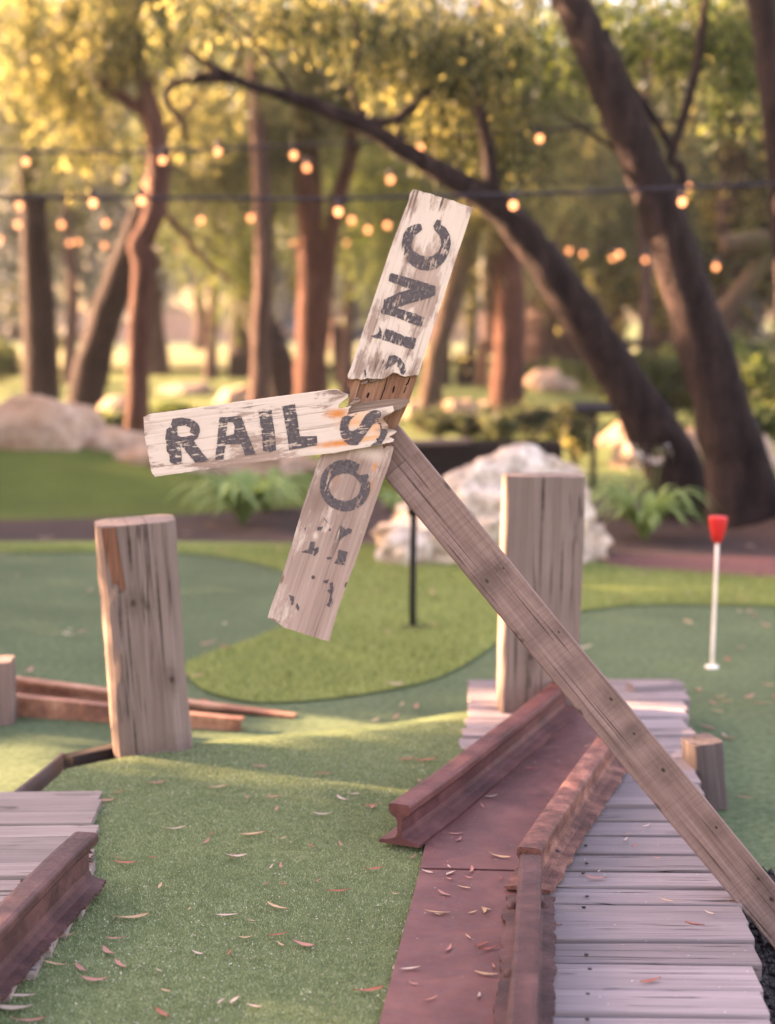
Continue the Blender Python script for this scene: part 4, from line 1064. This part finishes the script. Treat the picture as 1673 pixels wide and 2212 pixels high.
tree('leaning_tree', 'massive dark trunk leaning left with a lit edge beside the red topped pin',
     [[(1625, 1140, 215), (1597, 1030, 150), (1563, 900, 128), (1512, 720, 112), (1462, 560, 102), (1418, 430, 98), (1370, 310, 94), (1310, 170, 88), (1260, 60, 80), (1200, -60, 70), (1140, -180, 56)],
      [(1445, 400, 34), (1472, 400, 24), (1468, 360, 22), (1450, 340, 22), (1478, 250, 20), (1506, 130, 20), (1520, 30, 18), (1530, -80, 14)], [(1456, 330, 18), (1405, 245, 16), (1340, 150, 13), (1310, 60, 9)], [(1340, 330, 12), (1280, 290, 10), (1220, 250, 7)]], 10.1,
     [(1410, 40, .6, .55, .6, .25, 1600), (1240, 60, .8, .5, .6, .3, 1500), (1570, 40, .5, .5, .6, .3, 1600), (1400, -120, .3, 1.1, .9, .3, 1500), (1600, 170, .8, .25, .3, .25, 500)], M['bark_dark'], M['leaf_g'], hang=.35, leafL=.075, leafW=.019)
tree('leaning_tree', 'dark trunk at the end of the clearing, rising from the earth mound',
     [[(1765, 1160, 190), (1745, 1000, 110), (1725, 750, 86), (1705, 520, 76), (1690, 330, 70), (1672, 180, 66), (1652, 40, 62), (1630, -80, 56)]], 9.7,
     [(1700, -60, .4, .7, .7, .3, 800)], M['bark_dark'], M['leaf_g'], hang=.35, leafL=.075, leafW=.019)
tree('grey_tree', 'thick grey furrowed trunk far behind the bowed trunk',
     [[(1190, 770, 120), (1190, 690, 104), (1205, 600, 84), (1235, 520, 70), (1270, 430, 60), (1300, 330, 48), (1320, 200, 36)]], 37,
     [(1320, 210, 0, 2.2, 2.0, 1.6, 5000), (1400, 330, 0, 2.0, 2.0, 1.4, 5000), (1250, 320, 2, 1.8, 1.8, 1.4, 3800)], M['bark_mid'], M['leaf_sunlit'], hang=1.6, leafL=.2, leafW=.05)
for (x, y0, w, Y, lab) in ((748, 800, 30, 29, 'slim dark trunk rising behind the tall dark stump'), (838, 802, 26, 31, 'slim dark trunk behind the upright lettered board'), (455, 790, 26, 34, 'slim dark trunk at the edge of the pale fairway'), (1015, 790, 24, 34, 'slim trunk beyond the far stumps'), (150, 800, 30, 31, 'slim trunk beyond the paired dark trunks'), (1390, 800, 30, 30, 'slim trunk beyond the rail fence by the bowed trunk')):
    tree('slim_tree', lab, [[(x, y0, w), (x + 6, y0 - 180, w * .85), (x - 8, y0 - 380, w * .7), (x + 10, y0 - 620, w * .5), (x + 25, y0 - 860, w * .3)]], Y,
         [(x + 10, y0 - 540, 0, 1.4, 1.4, 1.3, 3600), (x - 40, y0 - 400, 1, 1.1, 1.1, 1.0, 2400)], M['bark_mid'], M['leaf'], hang=1.4, leafL=.14, leafW=.03)
tree('broken_tree', 'mossy leaning limb far behind the massive trunk',
     [[(1540, 720, 36), (1600, 630, 40), (1660, 555, 44), (1740, 470, 36)], [(1562, 532, 46), (1620, 528, 54), (1720, 520, 50)]], 21, None, M['bark_moss'], M['leaf'])

# ------------------------------------------------------------------ trees off to the left: they shade the greens and let slots of low sun through
def ptree(name, label, x, y, h, spread, bark, leaf, n, group, low=.25, leafL=.11, leafW=.03, seed=0, slots=()):
    rr = random.Random(seed)
    t = thing(name, label, 'tree', (x, y, 0), 0, group)
    P = [Vector((0, 0, -.1))]; Q = [h * .035 + .06]
    for k in range(1, 6):
        P.append(Vector((rr.uniform(-.12, .12) * k * .5, rr.uniform(-.12, .12) * k * .5, h * .16 * k))); Q.append((h * .03 + .04) * (1 - k / 6.5))
    mb = MB(); mb.add(*tube(P, Q, 10, 4, .08)); mb.build('trunk', bark, t, True)
    cl = []
    for k in range(9):
        a = k * 2.4 + rr.random(); zz = h * (low + (1 - low) * (k + .6) / 9)
        rad = spread * (1 - .45 * abs((k + .5) / 9 - .45)) * rr.uniform(.25, .6)
        c = Vector((math.cos(a) * rad, math.sin(a) * rad, zz))
        if k % 2 == 0:
            mb = MB(); mb.add(*tube([P[min(4, 1 + k // 3)], P[min(4, 1 + k // 3)].lerp(c, .55) + Vector((0, 0, .1)), c], [.06, .04, .015], 7, 3, .05)); mb.build('branch', bark, t, True)
        cl.append((np.array(c), (spread * .55, spread * .55, h * .13), n // 9))
    pts = np.concatenate([clump_points(c, r, m, hang=h * .14) for c, r, m in cl])
    if slots:
        W_ = pts + np.array((x, y, 0)) + np.array((0, 0, -.04))
        # follow each leaf along the sun's line; leave out those that would close a gap
        keep = np.ones(len(pts), bool)
        for (z0, poly, share) in slots:
            k = (W_[:, 2] - z0) / SUN_TO.z
            hit = inside(poly, W_[:, 0] - SUN_TO.x * k, W_[:, 1] - SUN_TO.y * k)
            keep &= ~(hit & (rng.random(len(pts)) < share))
        for (x0, ya, yb, za, zb) in FACES:
            k = (W_[:, 0] - x0) / SUN_TO.x
            yy = W_[:, 1] - SUN_TO.y * k; zz = W_[:, 2] - SUN_TO.z * k
            keep &= ~((yy > ya) & (yy < yb) & (zz > za) & (zz < zb))
        pts = pts[keep]
    link('crown', np_mesh('crown', leaf_quads(pts, leafL, leafW, .6), 4, [(0, 1, 2, 3)], leaf), None, t)
    return t
# outlines on the ground (height z, polygon in plan, share of leaves that are missing) where low sun comes through gaps in the crowns
def GP(z, *pts): return (z, [(G(x, y, z).x, G(x, y, z).y) for x, y in pts])
SLOTS = [(*GP(ZP, (120, 1668), (240, 1650), (450, 1618), (700, 1598), (1000, 1556), (1020, 1490), (700, 1530), (450, 1556), (150, 1590)), 1.0),
         (*GP(0, (-160, 1600), (40, 1600), (250, 1655), (200, 1700), (60, 1740), (-160, 1760)), 1.0),
         (*GP(0, (30, 1530), (60, 1530), (215, 1598), (40, 1610)), 1.0),
         (*GP(.05, (240, 1530), (680, 1540), (680, 1620), (400, 1620), (240, 1600)), 1.0),
         (*GP(ZP, (150, 1820), (930, 1850), (930, 1885), (150, 1855)), .6),
         (*GP(ZP, (520, 1965), (900, 1990), (900, 2030), (520, 2000)), .6),
         (*GP(ZP, (330, 2170), (800, 2170), (700, 2260), (330, 2260)), .7),
         (*GP(0, (1520, 1630), (1800, 1660), (1800, 1720), (1520, 1695)), 1.0),
         (*GP(ZP, (1180, 1700), (1330, 1560), (1360, 1600), (1240, 1760)), .6),
         ]
# and on upright faces: (x of the face, y from, y to, z from, z to)
FACES = [(-.80, 4.30, 4.50, .05, .5), (.335, 4.7, 5.15, .1, .9), (-.45, 4.9, 5.35, .0, .25)]
shade = [(-7.2, 2.6, 4.6, 1.5), (-7.6, 4.9, 5.2, 1.5), (-7.3, 6.4, 4.8, 1.4), (-8.1, 8.7, 5.6, 1.6), (-7.4, 10.6, 5.0, 1.5), (-9.5, 12.6, 6.0, 1.8), (-9.0, 5.8, 6.0, 1.6), (-9.6, 3.4, 5.5, 1.6), (-9.4, 9.5, 5.0, 1.6), (-9.2, 15.2, 4.4, 1.6), (-10.6, 17.6, 4.8, 1.8), (-8.6, 13.9, 4.2, 1.5)]
for i, (x, y, h, s) in enumerate(shade):
    ptree('weeping_tree', 'dense weeping tree in the row at the side of the greens', x, y, h, s, M['bark_dark'], M['leaf_g'], 22000, 'row of weeping trees beside the greens', .10, .13, .035, seed=i, slots=SLOTS)

# mown fairway, sunlight put into its pale colour, and a sunlit wall beyond it
M['fairway'] = turf('sunlit_fairway', (.16, .17, .08), (.27, .28, .14), (.36, .36, .2), fl=0)
fw = []
for k in range(25):
    x = -24 + 2 * k; fw.append((x, 40 + 5 * math.sin(x * .23 + 1) + 2.5 * math.sin(x * .61)))
fw += [(26, 84), (-26, 84)]
structure(link('fairway', mesh_of('fairway', [(x, y, .16) for x, y in fw], [tuple(range(len(fw)))]), M['fairway']))
M['wall'] = simple('pink_render', (.42, .26, .19), .9, .15, 2)
for k, (x0, x1, lab) in enumerate(((-19, -4.2, 'long low pinkish wall in sun beyond the fairway, seen left of the slim pale trunk'), (1.5, 9.0, 'short low pinkish wall in sun beyond the fairway behind the far stumps'))):
    t = thing('boundary_wall', lab.replace('seen left of', 'by'), 'wall', (x0, 86 + k, 0))
    nb = int((x1 - x0) / 2.4)
    for b in range(nb):
        mb = MB(); mb.add(*box(b * 2.4 + .12, b * 2.4 + 2.28, 0, .25, -.2, 1.75)); mb.build('panel', M['wall'], t)
        mb = MB(); mb.add(*box(b * 2.4 - .12, b * 2.4 + .12, -.05, .3, -.2, 2.0)); mb.build('pier', M['wall'], t)
    mb = MB(); mb.add(*box(-.1, nb * 2.4, -.06, .31, 1.78, 1.88)); mb.build('coping', M['rock_tan'], t)

# far trees: three builds, copied
protos = []
for k, (h, s, lf, bk) in enumerate(((8.5, 3.0, 'leaf_far', 'bark_mid'), (10, 3.6, 'leaf', 'bark_dark'), (7.5, 2.8, 'leaf_sunlit', 'bark_mid'))):
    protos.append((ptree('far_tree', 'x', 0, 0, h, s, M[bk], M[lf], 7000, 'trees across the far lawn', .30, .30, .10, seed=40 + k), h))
FAR_LABEL = ['grey green tree in the loose wood across the far lawn', 'olive green tree in the loose wood across the far lawn', 'tree with sun-gold painted leaves in the loose wood across the far lawn']
far = [(-9, 40, 0), (-4.5, 48, 1), (0.5, 44, 0), (3.5, 52, 0), (8, 46, 2), (13, 42, 2), (-13.5, 46, 2), (-1.8, 58, 0), (6, 62, 2), (11, 60, 1), (-7.5, 62, 0), (17, 52, 2), (9.5, 34, 2), (-11, 33, 1), (-16, 56, 1), (20, 44, 1), (-5.5, 36, 0), (13.5, 30, 2), (4.5, 38, 1), (7.2, 33, 2), (10.2, 39, 2), (6.6, 44, 2), (16, 36, 2)]
usedp = set()
for i, (x, y, k) in enumerate(far):
    p, h = protos[k]
    t = p if k not in usedp else copy_tree(p)
    usedp.add(k)
    t.location = (x, y, -.05); t.rotation_euler.z = random.uniform(0, 6.28); s = random.uniform(.85, 1.25)
    t.scale = (s, s, s * random.uniform(.9, 1.15)); t['label'] = FAR_LABEL[k]

# the wood beyond: one mass, too far to tell trees apart
cl = []
for i in range(120):
    a = random.uniform(-.62, .62); d = random.uniform(88, 125)
    x = math.sin(a) * d; y = math.cos(a) * d
    zc = random.uniform(0, 17)
    cl.append((np.array((x, y, zc)), (5.5, 4.5, 3.6), 330))
pts = np.concatenate([clump_points(c, r, m, hang=2.0) for c, r, m in cl])
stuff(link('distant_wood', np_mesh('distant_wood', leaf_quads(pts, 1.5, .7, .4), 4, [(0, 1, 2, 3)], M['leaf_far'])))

# ------------------------------------------------------------------ shrubs and strappy plants
def shrub(label, px, py, Y, w, h, leaf, n, group=None, L=.06, W=.03):
    b = A(px, py, Y); t = thing('shrub', label, 'shrub', (b.x, b.y, max(0, b.z - .03) if b.z < .4 else 0), 0, group)
    stv = MB()
    for k in range(6):
        a = k * 1.05; stv.add(*tube([(0, 0, -.03), (math.cos(a) * w * .25, math.sin(a) * w * .25, h * .4), (math.cos(a) * w * .4, math.sin(a) * w * .4, h * .75)], [.012, .009, .005], 6, 3, .05))
    stv.build('stem', M['bark_mid'], t, True)
    cl = []
    for k in range(9):
        a = random.uniform(0, 6.28); r = random.uniform(0, w * .34)
        cl.append((np.array((math.cos(a) * r, math.sin(a) * r, h * random.uniform(.35, .75))), (w * .24, w * .24, h * .24), n // 9))
    pts = np.concatenate([clump_points(c, r, m, hang=h * .12) for c, r, m in cl])
    link('foliage', np_mesh('foliage', leaf_quads(pts, L, W, -.2), 4, [(0, 1, 2, 3)], leaf), None, t)
    return t
for (x, y, w, h) in ((945, 948, .62, .36), (1075, 955, .75, .42), (1150, 950, .7, .44), (1240, 1000, .5, .62), (1010, 950, .5, .3), (1200, 945, .6, .4)):
    shrub('low yellow green shrub in the bed behind the dark trough', x, y, G(x, y).y, w, h, M['leaf_sunlit' if x in (1240,) else 'leaf'], 2600, 'low shrubs behind the trough')
for (x, y, w, h) in ((1190, 830, 1.5, .55), (1270, 845, 1.2, .6), (1340, 860, 1.2, .5)):
    shrub('rounded mid green shrub among rocks on the far slope', x, y, G(x, y).y, w, h, M['leaf_g'], 2400, 'shrubs on the far slope', .1, .05)
for (x, y, w, h) in ((1400, 925, 1.5, 1.1), (1520, 930, 1.7, 1.3), (1640, 935, 1.6, 1.3), (1700, 960, 1.4, 1.2), (1450, 890, 1.6, 1.0), (1590, 980, .9, .5)):
    shrub('dark green shrub growing below the low rail fence', x, y, G(x, y).y, w, h, M['leaf_g'], 4200, 'shrubs below the rail fence', .09, .045)
for (x, y, w, h) in ((5, 832, 1.5, .95), (-70, 850, 1.6, 1.1)):
    shrub('bright green rounded shrub beside the straight dark trunk', x, y, G(x, y).y, w, h, M['leaf_g'], 3600, 'shrubs by the straight trunk', .1, .05)
for (x, y, w, h) in ((175, 925, .5, .22), (235, 930, .6, .24), (20, 915, .6, .26), (125, 918, .5, .2), (120, 770, 1.6, 1.4), (380, 905, .5, .2), (140, 735, 2.2, 1.6)):
    shrub('small pale green plant at the foot of the paired dark trunks', x, y, G(x, y).y, w, h, M['leaf_sunlit' if h > 1 else 'leaf_g'], 1500, 'plants about the paired trunks', .08 if h < 1 else .16, .04 if h < 1 else .07)

M['strap'] = leafmat('strap_leaf', ((0.07308, 0.1435, 0.03888), (0.1552, 0.2531, 0.07776), (0.2923, 0.405, 0.1555)), .4)
M['petal'] = simple('white_petal', (.62, .56, .58), .7, .1)
M['stalk'] = simple('green_stalk', (.08, .12, .04), .7, .2)
def strappy(label, p, r, h, n, flowers=0, seed=0):
    rr = random.Random(seed); t = thing('strappy_plant', label, 'plant', p)
    for i in range(n):
        a = rr.uniform(0, 6.28); reach = r * rr.uniform(.55, 1.1); hh = h * rr.uniform(.55, 1.1); w = .026 * rr.uniform(.8, 1.4)
        v = []; f = []
        sd = Vector((-math.sin(a), math.cos(a), 0)); u = Vector((math.cos(a), math.sin(a), 0))
        for k in range(8):
            s = k / 7
            c = u * (reach * s) + Vector((0, 0, hh * (2.4 * s * (1 - s * .82)) * .95))
            ww = w * (.6 + 1.2 * s * (1 - s)) * (1 - s ** 4)
            v += [c + sd * ww, c - Vector((0, 0, .004)), c - sd * ww]
        for k in range(7):
            b = k * 3; f += [(b, b + 1, b + 4, b + 3), (b + 1, b + 2, b + 5, b + 4)]
        link('leaf', mesh_of('strap', v, f, True), M['strap'], t)
    for i in range(flowers):
        a = rr.uniform(0, 6.28); tp_ = Vector((math.cos(a) * .12, math.sin(a) * .1, h * rr.uniform(1.2, 1.5)))
        mb = MB(); mb.add(*tube([(0, 0, 0), tp_ * .6, tp_], [.005, .004, .003], 6, 3, 0)); fs = mb.build('flower_stalk', M['stalk'], t, True)
        mb = MB()
        for k in range(22):
            c = tp_ * rr.uniform(.78, 1.0) + Vector((rr.gauss(0, .03), rr.gauss(0, .03), rr.gauss(0, .01)))
            d = Vector((rr.gauss(0, 1), rr.gauss(0, 1), rr.gauss(0, .6))).normalized() * .024; e = d.cross(Vector((.3, .2, 1))).normalized() * .010
            mb.add([c, c + d * .5 + e, c + d, c + d * .5 - e], [(0, 1, 2, 3)])
        mb.build('blossom', M['petal'], fs)
    return t
strappy('strappy green plant in the mulch in front of the grass bank', G(525, 1132), .55, .46, 52, 0, 3)
strappy('smaller strappy plant tucked behind the first one under the lettered board', G(575, 1105), .45, .4, 26, 0, 5)
strappy('strappy plant with white flower spikes at the foot of the bowed trunk', G(1392, 1165), .48, .44, 50, 5, 8)
strappy('strappy plant beside the white boulder and the bowed trunk', G(1350, 1120), .4, .36, 24, 1, 9)
strappy('low leafy tuft between the white boulder and the leaning pole', G(850, 1105), .22, .2, 26, 0, 12)

# ------------------------------------------------------------------ strings of lamps
n = NT('lamp_glow'); em = n.n('Emission', {'Color': (1.0, .46, .20, 1), 'Strength': .30}); n.t.links.new(em.outputs[0], n.out.inputs['Surface']); M['glow'] = n.m
M['cable'] = simple('cable_rubber', (.018, .016, .024), .6, .3)
bm = bmesh.new(); bmesh.ops.create_uvsphere(bm, u_segments=12, v_segments=9, radius=.024)
for q in bm.verts:
    if q.co.z > 0: q.co.z *= 1.35
bulb_me = bpy.data.meshes.new('bulb'); bm.to_mesh(bulb_me); bm.free(); bulb_me.materials.append(M['glow'])
vv, ff = tube([(0, 0, .025), (0, 0, .045), (0, 0, .085)], [.017, .02, .012], 8, 1, 0)
sock_me = mesh_of('socket', vv, ff, True); sock_me.materials.append(M['cable'])
def strand(label, Y, cable, bulbs, width=.0105, bs=1.0):
    P = [A(x, y, Y) for x, y in cable]
    t = thing('string_lights', label, 'string lights', P[0], 0, 'strings of lamps between the trees')
    o0 = Vector(t.location)
    mb = MB(); mb.add(*tube([p - o0 for p in P], [width] * len(P), 6, 6, 0)); mb.build('cable', M['cable'], t, True)
    for (x, y) in bulbs:
        # the cable's height above this lamp
        cy = None
        for (xa, ya), (xb, yb) in zip(cable, cable[1:]):
            if xa <= x <= xb: cy = ya + (yb - ya) * (x - xa) / (xb - xa)
        pz = A(x, y, Y) - o0
        b = link('bulb', bulb_me, None, t, loc=pz, scale=bs)
        link('socket', sock_me, None, b)
        if cy is not None:
            tz = A(x, cy, Y) - o0
            if tz.z - pz.z > .09:
                mb = MB(); mb.add(*tube([Vector((0, 0, .08)), Vector((0, 0, tz.z - pz.z))], [.004, .004], 5, 1, 0)); mb.build('drop_wire', M['cable'], b)
strand('upper dark cable of lamps crossing the clearing', 11.0, [(-500, 318), (0, 327), (200, 329), (350, 326), (620, 316), (900, 300), (1165, 283), (1400, 264), (1673, 250), (2200, 205)], [(55, 350), (350, 347), (470, 328), (634, 336), (907, 319), (1165, 300), (1400, 285), (1665, 287)])
strand('lower dark cable of lamps passing behind the upright board', 9.0, [(-500, 418), (0, 425), (350, 428), (700, 430), (900, 425), (1100, 420), (1430, 408), (1673, 397), (2200, 365)], [(200, 439), (305, 434), (730, 458), (1108, 444), (1473, 437)])
strand('distant string of lamps high behind the trunks', 18, [(-400, 420), (150, 425), (318, 375), (662, 350), (843, 376), (1018, 390), (1300, 392), (1485, 393), (1800, 380)], [(41, 445), (318, 389), (314, 403), (662, 363), (843, 389), (1018, 403), (1485, 405)], .005, 1.5)
strand('distant string of lamps sagging below the others', 20, [(-400, 470), (38, 474), (228, 471), (433, 464), (541, 458), (760, 464), (836, 474), (1228, 528), (1337, 536), (1546, 563), (1900, 560)], [(38, 486), (132, 486), (228, 483), (433, 476), (541, 471), (759, 476), (794, 497), (836, 487), (1228, 543), (1337, 550), (1546, 577)], .005, 1.5)
strand('farthest string of lamps low among the far trees', 26, [(-400, 500), (0, 506), (168, 511), (383, 525), (633, 513), (808, 512), (1259, 538), (1393, 550), (1900, 560)], [(0, 517), (150, 526), (168, 523), (225, 531), (383, 537), (633, 525), (749, 525), (808, 524), (759, 489), (1259, 549), (1323, 558), (1393, 562)], .005, 1.5)

# ------------------------------------------------------------------ fallen leaves and flecks
def gum_leaf(seed):
    rr = random.Random(seed); v = []; f = []
    L = .05; curl = rr.uniform(-.55, .55); lift = rr.uniform(.05, .3); tw = rr.uniform(-.8, .8)
    for k in range(9):
        s = k / 8; w = .0064 * math.sin(math.pi * min(1, s * .96 + .03)) ** .8 * rr.uniform(.9, 1.1)
        x = L * (s - .5); y = curl * .012 * (1 - (2 * s - 1) ** 2); z = .003 + lift * L * (2 * s - 1) ** 2 * .35
        a = tw * (s - .5)
        v += [(x, y + w * math.cos(a), z + w * math.sin(a) + .0015), (x, y, z), (x, y - w * math.cos(a), z - w * math.sin(a) + .0015)]
    zm = min(p[2] for p in v); v = [(p[0], p[1], p[2] - zm) for p in v]
    for k in range(8):
        b = k * 3; f += [(b, b + 1, b + 4, b + 3), (b + 1, b + 2, b + 5, b + 4)]
    return mesh_of('gum_leaf', v, f, True)
LC = {'pink': ((.24, .08, .065), (.38, .16, .125), (.50, .26, .21)), 'tan': ((.30, .16, .08), (.44, .27, .15), (.56, .39, .25)), 'red': ((.22, .05, .04), (.34, .09, .06), (.45, .16, .11)), 'pale': ((.34, .24, .18), (.46, .34, .27), (.56, .45, .37))}
for c, k in LC.items(): M['fallen_' + c] = leafmat('fallen_' + c, k, .25)
meshes = {}
for c in LC:
    for k in range(5):
        me = gum_leaf(k * 7 + len(c)); me.materials.append(M['fallen_' + c]); meshes[(c, k)] = me
def drop(c, p, surf, s=1.0, rz=None):
    o = link('fallen_leaf', meshes[(c, random.randrange(5))], None, loc=p, rot=(random.uniform(-.08, .08), random.uniform(-.08, .08), rz if rz is not None else random.uniform(0, 6.28)), scale=(s, s * random.uniform(.5, 1.0), s))
    tag(o, f'{c} curled gum leaf fallen on {surf}', 'leaf', f'{c} gum leaves on {surf}')
pick = lambda: random.choices(('pink', 'tan', 'red', 'pale'), (5, 4, 2, 4))[0]
# the leaves one can tell apart on the tee, then a loose scatter
for (x, y, c, s, rz) in ((545, 1802, 'tan', 1.15, .15), (280, 1983, 'tan', 1.5, .12), (600, 1958, 'tan', 1.2, -.7), (730, 1923, 'red', 1.0, .35), (510, 1849, 'pale', .95, 0), (655, 2040, 'pink', 1.0, -.6), (795, 2140, 'red', 1.1, .1), (270, 1864, 'red', 1.0, .1), (120, 2083, 'tan', 1.0, -.3), (130, 2022, 'tan', 1.1, .3),
                         (235, 2055, 'pink', .9, -.9), (260, 2082, 'pink', .9, -.9), (175, 2090, 'pink', .9, -.9), (250, 2026, 'pink', .8, .1), (205, 2115, 'pink', 1.0, -.1), (45, 2150, 'pale', 1.0, .2), (30, 2175, 'pale', 1.3, .05), (350, 2192, 'red', 1.0, -.9), (60, 2205, 'pink', 1.2, 0), (230, 1728, 'pink', .9, .1),
                         (335, 1691, 'pink', 1.0, .1), (470, 1700, 'tan', 1.0, .2), (375, 1790, 'pale', 1.1, 0), (695, 1758, 'pale', .9, .1), (740, 1725, 'pale', .9, -.8), (590, 1720, 'pink', .8, 0), (600, 2018, 'red', .8, .3), (490, 1976, 'pale', .9, .1), (445, 1818, 'pink', .7, 1.2), (700, 1670, 'red', .8, .1), (560, 1655, 'pink', .8, 0), (880, 1640, 'red', 1.0, .3), (920, 1642, 'red', 1.3, .1)):
    drop(c, G(x, y, ZP + .007), 'the raised turf', s * 1.08, rz)
def scatter(nn, x0, x1, y0, y1, z, surf, test=None, s=(.7, 1.2)):
    k = 0
    while k < nn:
        p = G(random.uniform(x0, x1), random.uniform(y0, y1), z)
        if test is not None and not inside(test, np.array([p.x]), np.array([p.y]))[0]: continue
        drop(pick(), p, surf, random.uniform(*s)); k += 1
scatter(42, 150, 1000, 1600, 2200, ZP + .007, 'the raised turf', TPxy, (.35, .9))
for (x, y, c, s, rz) in ((945, 1970, 'tan', 1.3, -.1), (1075, 1850, 'tan', 1.5, -.5), (1040, 2040, 'red', 1.0, .7), (1055, 2050, 'red', 1.1, .5), (1050, 2102, 'tan', 1.1, -.3), (960, 1930, 'pink', .9, -.7), (1060, 1720, 'pale', .9, .4), (1000, 1700, 'pale', .9, .2), (1150, 1660, 'red', 1.0, .1), (985, 1800, 'pink', .8, 0)):
    drop(c, G(x, y, Zl + .003), 'the rusty plates', s * .85, rz)
PLxy = [(p.x, p.y) for p in [G(*q, Zl) for q in ((915, 1830), (870, 2180), (1080, 2200), (1110, 1890), (1280, 1600), (1215, 1580))]]
scatter(24, 830, 1300, 1580, 2200, Zl + .003, 'the rusty plates', PLxy, (.35, .8))
for (x, y, c, s, rz) in ((1500, 1995, 'red', 1.0, -.5), (1405, 2120, 'red', 1.1, .4), (1190, 1995, 'red', 1.2, -.6), (1285, 1895, 'pink', 1.2, 0), (1180, 2140, 'tan', 1.0, .8), (1440, 1945, 'tan', .8, -.5)):
    drop(c, G(x, y, ZP + .010), 'the plank deck', s * .85, rz)
scatter(10, 1220, 1560, 1560, 2190, ZP + .010, 'the plank deck', None, (.3, .7))
scatter(70, -60, 1740, 1215, 1560, .020, 'the putting green', None, (.9, 1.8))
scatter(26, 1500, 1740, 1460, 1800, .004, 'the putting green', None, (.8, 1.4))
scatter(20, -60, 1740, 1125, 1215, .02, 'the mulch', None, (1.2, 2.2))
# white flecks (fallen blossom) on the tee, plates and planks
def flecks(name, nn, poly, x0, x1, y0, y1, z, parent, mat, s=.0017):
    x = rng.uniform(x0, x1, nn); y = rng.uniform(y0, y1, nn); dens = np.array([mnoise.noise(Vector((a * 1.6, b * 1.6, 2))) for a, b in zip(x, y)])
    k = inside(poly, x, y) & (dens + rng.uniform(-.5, .5, nn) > -.1); x, y = x[k], y[k]; m = len(x)
    a = rng.uniform(0, 6.28, m); l = s * rng.uniform(.5, 1.6, m); w = s * .5 * rng.uniform(.5, 1.2, m)
    c = np.stack([x, y, z + rng.uniform(0, .002, m)], 1) - np.array(parent.location)[None, :]
    d = np.stack([np.cos(a) * l, np.sin(a) * l, rng.uniform(-.3, .5, m) * l], 1); e = np.stack([-np.sin(a) * w, np.cos(a) * w, np.zeros(m)], 1)
    P = np.stack([c - d, c + e, c + d, c - e], 1).reshape(-1, 3)
    return stuff(link(name, np_mesh(name, P, 4, [(0, 1, 2, 3)], mat), None, parent))
M['fleck'] = simple('blossom_fleck', (.66, .60, .54), .8, .15)
flecks('blossom_flecks', 9000, TPxy, -1.2, .5, 2.55, 4.8, ZP + .0068, raised, M['fleck'], .0018)
flecks('blossom_flecks', 420, PLxy, -.1, .8, 2.5, 4.7, Zl + .001, far_plate, M['fleck'])
dk = [(p.x, p.y) for p in [G(*q, ZP) for q in ((1190, 1900), (1185, 2212), (1640, 2212), (1590, 1950), (1420, 1560), (1340, 1640))]]
flecks('blossom_flecks', 420, dk, .2, 1.1, 2.5, 4.7, ZP + .009, deck_r, M['fleck'], .0018)

# ------------------------------------------------------------------ warm evening air
hv, hf = box(-60, 60, -12, 135, -1.2, 26)
n = NT('evening_air'); n.t.nodes.remove(n.b)
pv = n.n('VolumePrincipled', {'Color': (.93, .92, .96, 1), 'Density': .00035, 'Anisotropy': .3})
n.t.links.new(pv.outputs[0], n.out.inputs['Volume'])
stuff(link('haze', mesh_of('haze', hv, hf), n.m))
